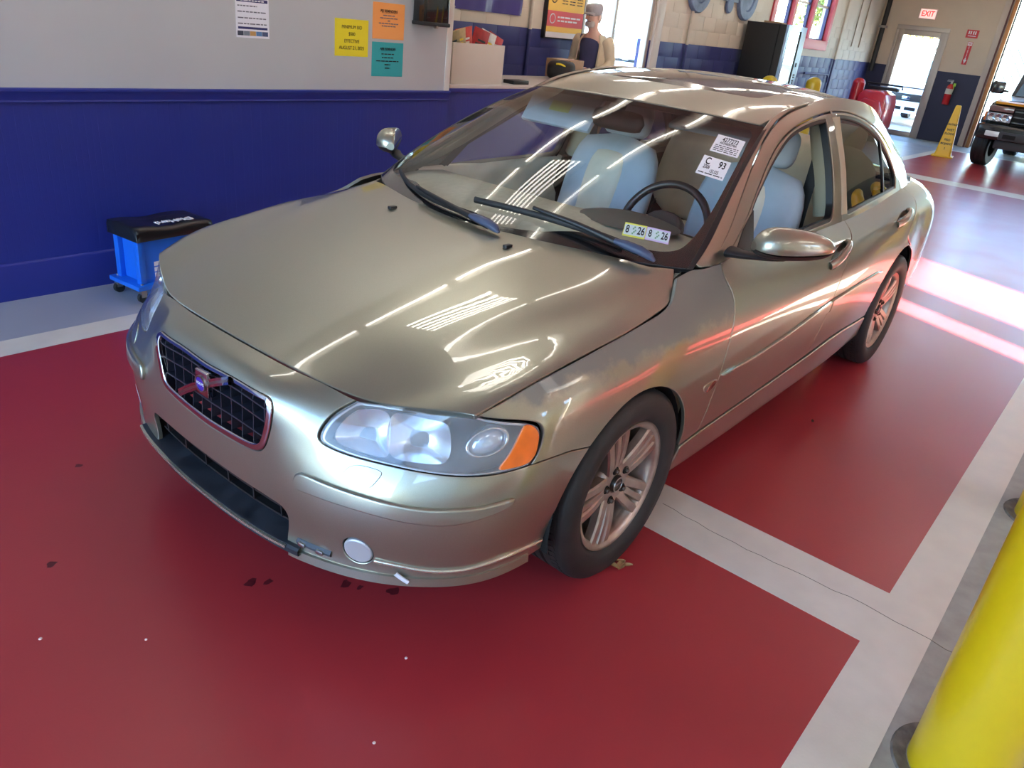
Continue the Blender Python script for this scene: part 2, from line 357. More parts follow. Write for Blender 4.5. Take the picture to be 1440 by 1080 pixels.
d1 = glazed('door_1', -8.55, -6.88, 0, 2.6, YB - .06, [-7.62], ALU, rail=1.02)
box('door_post', -8.78, -8.58, YB - .10, YB + .04, 0, 2.7, mat('door_post', (196, 182, 168), .5), d1, bevel=.01)
RED = mat('red_frame', (206, 74, 84), .45)
w1 = tag(thing('window_1', None, None), kind='structure')
for a, b, c, d in ((-15.50, -15.36, 1.781, 3.3), (-12.62, -12.46, 1.781, 3.3), (-15.5, -12.46, 1.60, 1.78)): box('frame', a, b, YB - .10, YB + .03, c, d, RED, w1, bevel=.01)
for q in (-14.40, -13.45): box('mullion', q - .06, q + .06, YB - .12, YB + .02, 1.75, 3.25, RED, w1, bevel=.008)
FRM = mat('sash_dark', (62, 58, 96), .5)
for a, b in ((-15.36, -14.46), (-14.34, -13.51), (-13.39, -12.62)):
    raw('pane', [(a, YB - .083, 1.78), (b, YB - .083, 1.78), (b, YB - .083, 3.2), (a, YB - .083, 3.2)], [(3, 2, 1, 0)], PANE, w1); box('sash_bar', a, b, YB - .10, YB - .07, 2.36, 2.40, ALU, w1)
    box('sash', a, a + .05, YB - .11, YB - .05, 1.76, 3.2, FRM, w1); box('sash', b - .03, b, YB - .11, YB - .05, 1.76, 3.2, FRM, w1); box('sash', a, b, YB - .11, YB - .05, 1.76, 1.80, FRM, w1)
# far wall
HF = [(-3.93, -2.93, 0, 2.24), (-1.74, 2.8, 0, 3.3)]
FARW = mat('far_wall_cream', (206, 186, 164), .6, noise=.04, nscale=3)
wf = wall_holes('wall_far', 'y', YB - .2, YR + .2, PAINTZ, ZC, XF - .22, XF, HF, FARW)
wf2 = wall_holes('wall_far', 'y', YB - .2, YR + .2, 0, PAINTZ, XF - .22, XF, HF, NAVY)
d2 = glazed('door_2', -3.93, -2.93, 0, 2.24, XF - .05, [], ALU, axis='y', fw=.11, rail=1.05)
for a, b, c, d in ((-3.99, -3.93, 0, 2.24), (-2.93, -2.87, 0, 2.24), (-3.99, -2.87, 2.241, 2.33)): box('outer_frame', XF - .08, XF + .03, a, b, c, d, ALU, d2, bevel=.006)
gj = tag(thing('trim_3', None, None), kind='structure')
box('jamb', XF - .25, XF + .06, -1.98, -1.74, 0, 3.3, mat('jamb_grey', (196, 178, 164), .5), gj, bevel=.01)
box('track_rail', XF + .06, XF + .12, -1.80, -1.72, 0, 3.2, mat('rail_orange', (176, 120, 76), .4, metal=.4), gj, bevel=.01)
box('seal_strip', XF + .06, XF + .09, -1.86, -1.83, 0, 3.2, mat('seal_red', (96, 48, 46), .5), gj)
tube('corner_pipe', [(XF + .10, YB + .12, 1.30), (XF + .10, YB + .12, ZC - .02)], .055, mat('pipe_black', (26, 24, 26), .5), wf, seg=10)
box('pipe_clip', XF + .02, XF + .17, YB + .04, YB + .20, 2.22, 2.27, SATIN, wf, bevel=.005)
# right-hand wall with the openings the sun comes through, front wall with its open gate, ceiling
HR_ = [(-2.90, -1.80, 0, 2.85), (-1.42, -1.07, 0, 2.85)]
wall_holes('wall_right', 'x', XF, XE, 0, ZC, YR, YR + .2, HR_, mat('right_wall_cream', (214, 198, 172), .6))
wall_holes('wall_front', 'y', YL - .12, YR + .2, 0, ZC, XE, XE + .2, [(-2.3, 2.2, 0, 3.6), (2.8, 6.8, 0, 3.6)], CREAM)
tag(box('ceiling', XF - .2, XE + .2, YB - .2, YR + .2, ZC, ZC + .15, CEIL), kind='structure')

# ------------------------------------------------------------------ lamps
TUBE = mat('lamp_tube', (255, 251, 243), .4, emit=8.5)
HOODW = mat('lamp_hood', (222, 218, 206), .35)
def strip(x, y, z):
    t = thing('strip_light', 'long single-tube fluorescent strip light under the ceiling', 'light', (x, y, z), 0, 'fluorescent strips under the ceiling')
    prism('lamp_hood', [(-.15, .0), (-.05, .07), (.05, .07), (.15, .0), (.144, .0), (.046, .06), (-.046, .06), (-.144, .0)], 1.3, HOODW, t, 'yz', -.65)
    tube('lamp_tube', [(-.60, 0, .02), (.60, 0, .02)], .017, TUBE, t, seg=8)
    for e in (-.625, .625): box('lamp_holder', e - .012, e + .012, -.02, .02, 0, .06, HOODW, t)
    for e in (-.5, .5): tube('lamp_hanger', [(e, 0, .07), (e, 0, ZC - z)], .006, SATIN, t, seg=5)
    return t
s0 = strip(2.55, -2.08, 3.42); ns = 0
for y in (-2.12, -.88):
    for k in range(12):
        if ns == 0: q = s0
        else: q = copy_tree(s0)
        q.location = ((.35 if y < -1 else -.95) - 1.36 * k, y, 3.42); ns += 1
def highbay(x, y, z):
    t = thing('high_bay_light', 'six-tube fluorescent high-bay light under the ceiling', 'light', (x, y, z), 0, 'six-tube lights under the ceiling')
    box('lamp_housing', -.64, .64, -.23, .23, .10, .16, mat('bay_housing', (84, 82, 78), .5), t, bevel=.008)
    for k in range(6): tube('lamp_tube', [(-.60, -.185 + .074 * k, 0), (.60, -.185 + .074 * k, 0)], .014, TUBE, t, seg=8)
    for e in (-.62, .62): box('lamp_holder', e - .015, e + .015, -.22, .22, -.02, .10, HOODW, t)
    return t
h0 = highbay(-1.20, -1.52, 3.45)
for x, y in ((2.6, 3.6), (1.2, 5.6), (4.2, 2.6), (-6.2, 1.3), (-6.2, -3.3), (-1.6, 4.4), (-11, -2.6), (-11, 3.6), (-15.5, -1.5)):  # unseen copies; those over the right lane and front right are added to brighten
    q = copy_tree(h0); q.location = (x, y, 3.45)

# ------------------------------------------------------------------ smooth surfaces of the sedan
def cardinal(k):
    """matrix M (n x n): data -> second derivatives of natural cubic spline on knots k"""
    n=len(k);A=np.zeros((n,n));B=np.zeros((n,n));A[0,0]=A[-1,-1]=1
    for i in range(1,n-1):
        h0=k[i]-k[i-1];h1=k[i+1]-k[i]
        A[i,i-1]=h0;A[i,i]=2*(h0+h1);A[i,i+1]=h1
        B[i,i-1]=6/h0;B[i,i]=-6/h0-6/h1;B[i,i+1]=6/h1
    return np.linalg.solve(A,B)
def basis(k,M,u):
    u=np.atleast_1d(np.asarray(u,float));n=len(k)
    i=np.clip(np.searchsorted(k,u)-1,0,n-2);h=k[i+1]-k[i]
    a=(k[i+1]-u)/h;b=1-a
    out=np.zeros((len(u),n));r=np.arange(len(u))
    out[r,i]+=a;out[r,i+1]+=b
    out+=((a**3-a)*h*h/6)[:,None]*M[i]+((b**3-b)*h*h/6)[:,None]*M[i+1]
    return out
class Surf:
    """bicubic surface through a grid G[u][v] of points; mir: mirror in y across first (and last) column"""
    def __init__(s,G,mir0=True,mir1=False,K=None):
        G=np.array(G,float);m=np.array([1,-1,1])
        nu=G.shape[0]
        ch=np.linalg.norm(np.diff(G,axis=0),axis=2).mean(1);ku=np.r_[0,np.cumsum(ch)] if K is None else np.array(K[0])
        if mir0:
            e=G[1:3][::-1]*m;G=np.concatenate([e,G]);ku=np.r_[-ku[2],-ku[1],ku]
        if mir1:
            L=ku[-1];e=G[-3:-1][::-1]*m;G=np.concatenate([G,e]);ku=np.r_[ku,2*L-ku[-2],2*L-ku[-3]]
        s.u1=ku[2+nu-1] if mir0 else ku[nu-1]
        kv=np.r_[0,np.cumsum(np.linalg.norm(np.diff(G,axis=1),axis=2).mean(0))] if K is None else np.array(K[1])
        s.v1=kv[-1];s.ku,s.kv,s.G=ku,kv,G;s.Mu,s.Mv=cardinal(ku),cardinal(kv)
        s.uk=ku[2:2+nu] if mir0 else ku[:nu]
    def __call__(s,u,v):
        bu=basis(s.ku,s.Mu,u);bv=basis(s.kv,s.Mv,v)
        return np.einsum('pi,ijk,pj->pk',bu,s.G,bv)
    def normal(s,u,v):
        u=np.atleast_1d(u);v=np.atleast_1d(v);e=2e-3
        a=s(u+e,v)-s(u-e,v);b=s(u,v+e)-s(u,v-e);n=np.cross(a,b)
        return n/np.maximum(np.linalg.norm(n,axis=1),1e-12)[:,None]
    def near(s,p):
        if not hasattr(s,'_c'):
            us=np.linspace(0 if s.ku[0]<0 else s.ku[0],s.u1,160);vs=np.linspace(0,s.v1,40);U,V=np.meshgrid(us,vs,indexing='ij');s._c=(us,vs,s(U.ravel(),V.ravel()).reshape(160,40,3))
        us,vs,P=s._c;d=((P-p)**2).sum(2);i=np.unravel_index(d.argmin(),d.shape);u,v=us[i[0]],vs[i[1]]
        for _ in range(10):
            e=1e-4;q=s([u],[v])[0];J=np.stack([(s([u+e],[v])[0]-q)/e,(s([u],[v+e])[0]-q)/e],1)
            dx=np.linalg.lstsq(J,p-q,rcond=None)[0];u+=np.clip(dx[0],-.05,.05);v+=np.clip(dx[1],-.05,.05)
        return u,v,s([u],[v])[0]
# lower body: columns from the centre of the nose round to the centre of the tail, rows bottom -> top (x,y,z)
BODY=[
 [(.80,0,.185),(.862,0,.20),(.868,0,.25),(.870,0,.36),(.867,0,.46),(.862,0,.57),(.858,0,.645),(.828,0,.688),(.772,0,.706)],
 [(.795,.15,.185),(.858,.15,.20),(.865,.15,.25),(.867,.15,.36),(.864,.15,.46),(.859,.15,.57),(.854,.15,.645),(.822,.15,.686),(.768,.15,.704)],
 [(.785,.28,.19),(.848,.28,.205),(.855,.28,.252),(.861,.28,.36),(.860,.28,.463),(.853,.28,.562),(.846,.28,.638),(.810,.28,.680),(.757,.28,.700)],
 [(.775,.37,.20),(.842,.37,.215),(.847,.37,.26),(.853,.37,.36),(.853,.37,.470),(.836,.365,.560),(.818,.36,.628),(.785,.36,.670),(.742,.37,.696)],
 [(.760,.455,.205),(.822,.46,.222),(.829,.46,.265),(.838,.46,.365),(.838,.46,.472),(.818,.455,.552),(.798,.45,.605),(.770,.45,.650),(.730,.458,.689)],
 [(.715,.585,.21),(.772,.59,.23),(.780,.59,.272),(.793,.59,.368),(.795,.59,.475),(.768,.585,.550),(.742,.577,.598),(.712,.573,.650),(.675,.580,.697)],
 [(.635,.690,.215),(.690,.705,.236),(.700,.707,.278),(.717,.711,.37),(.719,.713,.478),(.694,.705,.555),(.666,.696,.602),(.638,.694,.655),(.608,.715,.712)],
 [(.490,.775,.222),(.535,.808,.243),(.545,.817,.285),(.557,.829,.375),(.557,.833,.485),(.540,.827,.565),(.520,.817,.617),(.498,.806,.680),(.485,.772,.752)],
 [(.300,.790,.22),(.325,.830,.24),(.325,.845,.287),(.325,.862,.382),(.322,.872,.485),(.315,.872,.570),(.308,.865,.648),(.300,.845,.730),(.293,.797,.793)],
 [(.10,.80,.215),(.10,.845,.235),(.10,.858,.285),(.10,.874,.38),(.10,.884,.49),(.10,.887,.58),(.10,.878,.675),(.10,.852,.762),(.10,.807,.818)],
 [(-.10,.80,.21),(-.10,.845,.235),(-.10,.860,.285),(-.10,.878,.38),(-.10,.888,.49),(-.10,.891,.595),(-.10,.882,.697),(-.10,.856,.786),(-.10,.808,.839)],
 [(-.30,.80,.205),(-.30,.845,.225),(-.30,.864,.285),(-.30,.882,.38),(-.30,.893,.495),(-.30,.896,.608),(-.30,.885,.718),(-.30,.856,.805),(-.31,.795,.874)],
 [(-.52,.80,.195),(-.52,.845,.218),(-.52,.867,.285),(-.52,.884,.38),(-.52,.896,.50),(-.52,.899,.618),(-.52,.887,.735),(-.52,.852,.830),(-.53,.786,.922)],
 [(-.90,.80,.19),(-.90,.845,.215),(-.90,.868,.285),(-.90,.885,.38),(-.90,.898,.50),(-.90,.900,.622),(-.90,.888,.745),(-.90,.848,.836),(-.90,.788,.920)],
 [(-1.45,.80,.19),(-1.45,.845,.215),(-1.45,.868,.285),(-1.45,.885,.38),(-1.45,.899,.50),(-1.45,.902,.628),(-1.45,.890,.755),(-1.45,.848,.842),(-1.45,.785,.913)],
 [(-1.95,.80,.19),(-1.95,.845,.215),(-1.95,.866,.285),(-1.95,.880,.38),(-1.95,.893,.50),(-1.95,.898,.635),(-1.95,.888,.770),(-1.95,.846,.858),(-1.95,.776,.918)],
 [(-2.35,.80,.195),(-2.35,.838,.22),(-2.35,.855,.285),(-2.35,.868,.38),(-2.35,.880,.50),(-2.35,.886,.642),(-2.35,.880,.785),(-2.35,.842,.876),(-2.35,.762,.930)],
 [(-2.715,.80,.21),(-2.715,.835,.235),(-2.715,.85,.29),(-2.715,.862,.39),(-2.715,.874,.51),(-2.715,.882,.652),(-2.715,.874,.80),(-2.715,.832,.895),(-2.715,.745,.950)],
 [(-3.08,.79,.22),(-3.08,.825,.25),(-3.08,.84,.30),(-3.08,.853,.395),(-3.08,.864,.51),(-3.08,.870,.66),(-3.08,.858,.815),(-3.08,.812,.912),(-3.08,.710,.965)],
 [(-3.36,.73,.24),(-3.37,.785,.26),(-3.37,.800,.31),(-3.38,.825,.40),(-3.38,.838,.51),(-3.37,.842,.66),(-3.36,.826,.82),(-3.33,.760,.925),(-3.30,.655,.975)],
 [(-3.52,.62,.25),(-3.56,.66,.27),(-3.565,.68,.32),(-3.58,.70,.40),(-3.58,.71,.51),(-3.565,.715,.66),(-3.54,.69,.82),(-3.50,.63,.935),(-3.44,.55,.980)],
 [(-3.60,.38,.25),(-3.64,.40,.27),(-3.648,.41,.32),(-3.66,.42,.40),(-3.66,.42,.51),(-3.64,.42,.66),(-3.61,.41,.82),(-3.57,.38,.94),(-3.50,.34,.985)],
 [(-3.62,0,.25),(-3.665,0,.27),(-3.672,0,.32),(-3.685,0,.40),(-3.685,0,.51),(-3.665,0,.66),(-3.635,0,.82),(-3.60,0,.945),(-3.52,0,.99)],
]
# hood: columns centre -> edge, rows front -> rear
HR=[
 [(.772,0,.706),(.767,.17,.704),(.757,.29,.700),(.743,.385,.696),(.690,.545,.694),(.597,.748,.717),(.570,.785,.704)],
 [(.60,0,.767),(.60,.20,.764),(.59,.36,.758),(.575,.46,.752),(.53,.63,.749),(.455,.781,.764),(.440,.812,.748)],
 [(.35,0,.838),(.35,.23,.836),(.34,.42,.829),(.33,.52,.822),(.29,.66,.811),(.22,.801,.803),(.21,.832,.785)],
 [(.10,0,.893),(.10,.26,.891),(.08,.48,.882),(.07,.58,.874),(.04,.69,.856),(.00,.809,.831),(.00,.840,.812)],
 [(.00,0,.912),(-.01,.27,.911),(-.06,.50,.904),(-.09,.61,.895),(-.12,.70,.877),(-.165,.800,.844),(-.165,.832,.826)],
 [(-.17,0,.940),(-.20,.28,.941),(-.30,.52,.939),(-.37,.67,.926),(-.40,.735,.900),(-.385,.800,.862),(-.385,.832,.845)],
]
HOOD=[[HR[r][c] for r in range(len(HR))] for c in range(7)]
# windshield: columns centre -> edge, rows base -> top
WS=[]
for b,t in [((-.12,0,.925),(-1.070,0,1.326)),((-.148,.25,.924),(-1.083,.20,1.324)),((-.225,.48,.921),(-1.117,.38,1.318)),((-.33,.66,.918),(-1.152,.50,1.311)),((-.42,.765,.914),(-1.185,.575,1.304))]:
    b=np.array(b);t=np.array(t);n=np.array([(t-b)[2],0,-(t-b)[0]]);n/=np.linalg.norm(n)
    WS.append([tuple(b+(t-b)*s+n*.035*4*s*(1-s)) for s in (0,.25,.5,.75,1)])
# roof: columns centre -> edge, rows front -> rear
RR=[]
for x,zc,ye,xe,ze in [(-1.11,1.326,.565,-1.18,1.307),(-1.30,1.376,.568,-1.34,1.343),(-1.55,1.418,.572,-1.56,1.376),(-1.90,1.440,.575,-1.90,1.395),(-2.20,1.430,.572,-2.20,1.385),(-2.48,1.398,.568,-2.52,1.345)]:
    RR.append([(x+(xe-x)*s**3,ye*s,zc+(ze-zc)*s**2.2) for s in (0,.3,.55,.75,.9,1)])
ROOF=[[RR[r][c] for r in range(len(RR))] for c in range(6)]
# side of the cabin: columns front -> rear, rows belt -> roof ditch
SB=[(-.40,.757,.905),(-.62,.787,.915),(-.90,.789,.914),(-1.20,.789,.909),(-1.50,.785,.906),(-1.85,.780,.908),(-2.20,.768,.918),(-2.52,.752,.935),(-2.80,.735,.952),(-3.05,.712,.965)]
ST=[(-.405,.750,.918),(-.62,.702,1.030),(-.90,.635,1.170),(-1.20,.573,1.310),(-1.50,.574,1.369),(-1.85,.577,1.395),(-2.20,.574,1.384),(-2.52,.572,1.342),(-2.80,.598,1.225),(-3.05,.645,1.085)]
SIDE=[]
for b,t in zip(SB,ST):
    b=np.array(b);t=np.array(t);h=t[2]-b[2]
    SIDE.append([tuple(b+(t-b)*np.array([s,s,s])+np.array([0,.16*h*s*(1-s)**.6+.0*h,0])) for s in (0,.25,.5,.75,.92,1)])
# rear window and boot lid
RW=[]
for b,t in [((-3.12,0,1.015),(-2.48,0,1.398)),((-3.12,.25,1.012),(-2.49,.22,1.392)),((-3.09,.48,1.0),(-2.50,.42,1.374)),((-3.05,.66,.975),(-2.52,.568,1.343))]:
    b=np.array(b);t=np.array(t)
    RW.append([tuple(b+(t-b)*s+np.array([-.4,0,.7])*.05*4*s*(1-s)) for s in (0,.33,.67,1)])
BR=[[(-3.06,0,1.015),(-3.06,.3,1.01),(-3.05,.55,.995),(-3.04,.70,.968)],[(-3.25,0,1.02),(-3.25,.3,1.013),(-3.22,.52,.995),(-3.20,.665,.972)],[(-3.42,0,1.01),(-3.42,.3,1.003),(-3.38,.48,.99),(-3.33,.61,.975)],[(-3.53,0,.988),(-3.51,.33,.984),(-3.46,.5,.98),(-3.38,.60,.975)]]
BR=[[(x,y*(1.045 if k==3 else 1.02),z-(.012 if k==3 else 0)) for k,(x,y,z) in enumerate(r)] for r in BR]
BOOT=[[BR[r][c] for r in range(4)] for c in range(4)]
for c in BODY:
    a=np.array(c[-1]);b=np.array(c[-2]);d=a-b
    c.append(tuple(a+d*.5))

for c in SIDE:
    a=np.array(c[-1]);b=np.array(c[-2]);c.append(tuple(a+(a-b)*.9))
for r in range(len(ROOF[0])): pass
ROOF.append([tuple(np.array(a)+(np.array(a)-np.array(b))*.5) for a,b in zip(ROOF[-1],ROOF[-2])])
BODY_K=([0.0, 0.1501, 0.2806, 0.3721, 0.4575, 0.5963, 0.7515, 0.9301, 1.0887, 1.2944, 1.4957, 1.701, 1.9228, 2.3004, 2.8504, 3.3505, 3.7508, 4.1162, 4.482, 4.7564, 4.9691, 5.236, 5.6267],[0.0, 0.0531, 0.1102, 0.2079, 0.3178, 0.4334, 0.5412, 0.6282, 0.7121, 0.754])
HOOD_K=([0.0, 0.2353, 0.4285, 0.5331, 0.6567, 0.7881, 0.83],[0.0, 0.1701, 0.4119, 0.6516, 0.7947, 1.0344])
UV = {
 'hoodside': [(0.789,0.055),(0.789,0.111),(0.786,0.226),(0.789,0.358),(0.788,0.513),(0.79,0.669),(0.789,0.793),(0.782,0.836),(0.773,0.866),(0.748,0.914),(0.72,0.949),(0.663,0.987),(0.591,1.02)],
 'hoodside_b': [(0.806,0.696),(0.828,0.705),(0.856,0.71),(0.884,0.711),(0.912,0.712),(1.003,0.714),(1.107,0.712),(1.26,0.712),(1.42,0.714),(1.549,0.713),(1.587,0.716),(1.609,0.721),(1.637,0.735),(1.654,0.748)],
 'hoodrear': [(0.534,0.978),(0.479,0.969),(0.415,0.975),(0.305,0.984),(0.176,0.981),(0.064,0.986)],
 'hl': [(0.464,0.71),(0.453,0.682),(0.445,0.654),(0.44,0.611),(0.435,0.566),(0.431,0.536),(0.431,0.512),(0.434,0.496),(0.442,0.49),(0.466,0.491),(0.495,0.494),(0.559,0.49),(0.642,0.484),(0.739,0.471),(0.802,0.461),(0.856,0.455),(0.908,0.452),(0.945,0.453),(0.973,0.456)],
 'hlout': [(0.973,0.456),(0.982,0.478),(0.988,0.509),(0.991,0.541),(0.991,0.574),(0.988,0.591),(0.982,0.605),(0.973,0.617),(0.962,0.628),(0.927,0.648),(0.882,0.668),(0.826,0.688),(0.806,0.696)],
 'hltop': [(0.803,0.696),(0.738,0.712),(0.66,0.712),(0.583,0.716),(0.524,0.721),(0.464,0.71)],
 'bumpfend': [(0.973,0.456),(0.996,0.455),(1.065,0.447),(1.096,0.444),(1.136,0.445)],
 'archF': [(1.724,0.167),(1.719,0.247),(1.708,0.311),(1.686,0.364),(1.641,0.415),(1.581,0.462),(1.518,0.493),(1.43,0.513),(1.348,0.514),(1.257,0.509),(1.178,0.471),(1.136,0.445),(1.112,0.409),(1.093,0.34),(1.075,0.261),(1.06,0.181),(1.047,0.127)],
 'doorF': [(1.94,0.714),(1.921,0.702),(1.91,0.689),(1.923,0.671),(1.954,0.646),(1.967,0.622),(1.957,0.597),(1.932,0.568),(1.901,0.526),(1.878,0.456),(1.867,0.39),(1.87,0.322),(1.871,0.236),(1.844,0.187)],
 'fendtop': [(1.767,0.751),(1.831,0.731),(1.94,0.714)],
 'doorbot': [(1.726,0.163),(1.844,0.187),(2.301,0.2),(2.829,0.219),(3.666,0.222)],
 'bseam': [(2.829,0.219),(2.894,0.31),(2.922,0.376),(2.899,0.439),(2.922,0.483),(2.966,0.532),(3.048,0.575),(3.102,0.598),(3.167,0.626),(3.209,0.652),(3.229,0.676),(3.215,0.707),(3.199,0.726)],
 'molding': [(1.877,0.391),(2.147,0.391),(2.382,0.388),(2.886,0.441),(3.305,0.441),(3.744,0.419),(3.7,0.381),(3.368,0.392),(2.923,0.394),(2.497,0.367),(2.164,0.364),(2.014,0.378)],
 'reardooredge': [(4.27,0.724),(4.301,0.679),(4.294,0.658),(4.236,0.637)],
 'archR': [(3.666,0.222),(3.698,0.299),(3.787,0.366),(3.862,0.425),(3.996,0.464),(4.183,0.459),(4.395,0.438)],
 'strip': [(0.386,0.328),(0.389,0.339),(0.405,0.349),(0.523,0.35),(0.686,0.339),(0.76,0.335),(0.818,0.336),(0.887,0.337),(0.952,0.342),(0.955,0.336),(0.952,0.318),(0.906,0.301),(0.831,0.284),(0.766,0.282),(0.693,0.286),(0.572,0.293),(0.445,0.292),(0.395,0.29),(0.383,0.3)],
 'washer': [(0.516,0.393),(0.527,0.429),(0.55,0.456),(0.614,0.451),(0.622,0.443),(0.602,0.374),(0.595,0.369),(0.54,0.37),(0.519,0.375)],
 'fog': [(0.527,0.166),(0.541,0.189),(0.569,0.196),(0.599,0.186),(0.616,0.158),(0.616,0.138),(0.599,0.121),(0.567,0.122),(0.541,0.137)],
 'chromestrip': [(0.618,0.139),(0.687,0.133),(0.765,0.122),(0.854,0.121),(0.938,0.132),(1.048,0.123)],
 'bumpbottom': [(1.043,0.101),(1.04,0.077),(0.961,0.081),(0.873,0.067),(0.686,0.077),(0.618,0.089),(0.513,0.098)],
 'grilleout': [(0.283,0.554),(0.296,0.516),(0.287,0.455),(0.274,0.402),(0.26,0.367),(0.243,0.347),(0.212,0.339),(0.131,0.329),(0.029,0.323)],
 'grilletop': [(0.099,0.543),(0.192,0.552),(0.253,0.558),(0.283,0.554)],
 'lowopen': [(0.022,0.201),(0.16,0.203),(0.287,0.209),(0.358,0.205),(0.367,0.193),(0.363,0.168)],
 'lipbot': [(0.008,0.101),(0.182,0.1),(0.334,0.108)],
 'marker': [(1.76,0.386),(1.777,0.391),(1.853,0.388),(1.87,0.376),(1.865,0.356),(1.797,0.352),(1.781,0.362)],
 'L1': [(0.071,0.074),(0.267,0.254),(0.429,0.294),(0.569,0.31),(0.723,0.315),(0.871,0.325),(0.978,0.338),(1.099,0.347),(1.237,0.349),(1.393,0.345)],
 'L2': [(0.18,0.049),(0.283,0.134),(0.389,0.157),(0.519,0.234),(0.646,0.254),(0.837,0.275),(0.982,0.296),(1.111,0.307),(1.246,0.31),(1.413,0.312),(1.593,0.311),(1.774,0.306),(1.927,0.287),(2.101,0.255),(2.279,0.221),(2.408,0.206),(2.461,0.179),(2.476,0.107),(2.49,0.027)],
 'wsedge': [(0.01,0.266),(0.222,0.317),(0.498,0.337),(0.821,0.346)],
 'wsedge_w': [(0.681,0.009),(0.7,0.01),(0.185,0.968)],
 'roofedge': [(0.547,0.135),(0.524,0.296),(0.523,0.421),(0.526,0.489)],
 'fwin': [(0.567,0.207),(0.735,0.24),(0.882,0.264),(0.984,0.28),(1.123,0.29),(1.247,0.293),(1.343,0.292),(1.335,0.271),(1.339,0.229),(1.338,0.166),(1.327,0.101),(1.322,0.057),(1.298,0.028),(0.975,0.022)],
 'bsd': [(1.413,0.312),(1.411,0.289),(1.412,0.25),(1.426,0.199),(1.434,0.16),(1.436,0.094),(1.425,0.065),(1.415,0.04),(1.436,0.015)],
 'rwin': [(1.472,0.295),(1.575,0.294),(1.693,0.29),(1.873,0.274),(2.025,0.251),(2.121,0.226),(2.143,0.041),(1.798,0.026),(1.538,0.021),(1.506,0.027),(1.494,0.07),(1.493,0.162),(1.495,0.205),(1.474,0.247)],
 'qwin': [(2.149,0.223),(2.352,0.155),(2.412,0.089),(2.4,0.042),(2.144,0.031)],
 'tri': [(0.503,0.18),(0.382,0.142),(0.243,0.05),(0.421,0.032)],
 'sunroof': [(0.082,0.305),(0.386,0.322),(0.396,0.619),(0.132,0.832)],
 'amber': [(0.942,0.63),(0.956,0.626),(0.968,0.613),(0.977,0.598),(0.984,0.579),(0.986,0.55),(0.985,0.505),(0.969,0.468),(0.937,0.469),(0.904,0.472),(0.92,0.541),(0.931,0.598)],
 'cellA': [(0.477,0.694),(0.556,0.698),(0.615,0.517),(0.535,0.523),(0.469,0.525),(0.464,0.57),(0.468,0.63)],
 'cellB': [(0.569,0.698),(0.673,0.683),(0.739,0.665),(0.765,0.626),(0.78,0.583),(0.777,0.525),(0.692,0.517),(0.628,0.524)],
 'lampc': [(0.864,0.598)],
 'frit': [(0.149,0.038),(0.276,0.061),(0.31,0.107),(0.426,0.093),(0.533,0.07),(0.613,0.067),(0.649,0.085),(0.662,0.125),(0.693,0.249),(0.7,0.49),(0.674,0.777)],
 'st1': [(0.53,0.821),(0.659,0.804),(0.67,0.664),(0.551,0.68)],
 'st2': [(0.546,0.643),(0.658,0.62),(0.664,0.492),(0.558,0.513)],
 'ins1': [(0.466,0.174),(0.53,0.172),(0.54,0.108),(0.478,0.11)],
 'ins2': [(0.53,0.172),(0.599,0.163),(0.607,0.103),(0.541,0.109)],
 'wip1': [(0.082,0.046),(0.139,0.026)],
 'wip2': [(0.058,0.117),(0.195,0.114),(0.329,0.091),(0.454,0.051),(0.504,0.029),(0.569,0.014)],
 'blade2': [(0.062,0.073),(0.2,0.066)],
 'hndF': [(2.806,0.567),(2.836,0.588),(2.926,0.613),(3.011,0.623),(3.096,0.624),(3.087,0.608),(3.002,0.575),(2.925,0.563)],
 'hndR': [(3.813,0.569),(3.856,0.61),(3.955,0.626),(4.073,0.625),(4.053,0.602),(3.985,0.575),(3.907,0.561)],
 'nozz': [(0.232,0.844)],
 'crease_l': [(0.589,0.348),(0.609,0.228),(0.587,0.107)],
}

# ------------------------------------------------------------------ panels cut from the surfaces
def crom(P, step=.012, closed=False):
    """smooth curve through the points, resampled"""
    P = np.asarray(P, float)
    keep = [0] + [i for i in range(1, len(P)) if np.linalg.norm(P[i] - P[i - 1]) > 1e-5]; P = P[keep]
    if closed and np.linalg.norm(P[0] - P[-1]) < 1e-5: P = P[:-1]
    if len(P) < 3 and not closed:
        n = max(2, int(np.linalg.norm(P[-1] - P[0]) / step) + 1); return P[0] + (P[-1] - P[0]) * np.linspace(0, 1, n)[:, None]
    if closed: Q = np.vstack([P[-1], P, P[0], P[1]])
    else: Q = np.vstack([2 * P[0] - P[1], P, 2 * P[-1] - P[-2]])
    outp = []
    for i in range(1, len(Q) - 2):
        p0, p1, p2, p3 = Q[i - 1:i + 3]
        t0 = 0; t1 = t0 + max(np.linalg.norm(p1 - p0), 1e-6) ** .5; t2 = t1 + max(np.linalg.norm(p2 - p1), 1e-6) ** .5; t3 = t2 + max(np.linalg.norm(p3 - p2), 1e-6) ** .5
        n = max(1, int(math.ceil(np.linalg.norm(p2 - p1) / step)))
        for t in t1 + (t2 - t1) * np.arange(n) / n:
            a1 = (t1 - t) / (t1 - t0) * p0 + (t - t0) / (t1 - t0) * p1; a2 = (t2 - t) / (t2 - t1) * p1 + (t - t1) / (t2 - t1) * p2; a3 = (t3 - t) / (t3 - t2) * p2 + (t - t2) / (t3 - t2) * p3
            b1 = (t2 - t) / (t2 - t0) * a1 + (t - t0) / (t2 - t0) * a2; b2 = (t3 - t) / (t3 - t1) * a2 + (t - t1) / (t3 - t1) * a3
            outp.append((t2 - t) / (t2 - t1) * b1 + (t - t1) / (t2 - t1) * b2)
    if not closed: outp.append(P[-1])
    return np.array(outp)
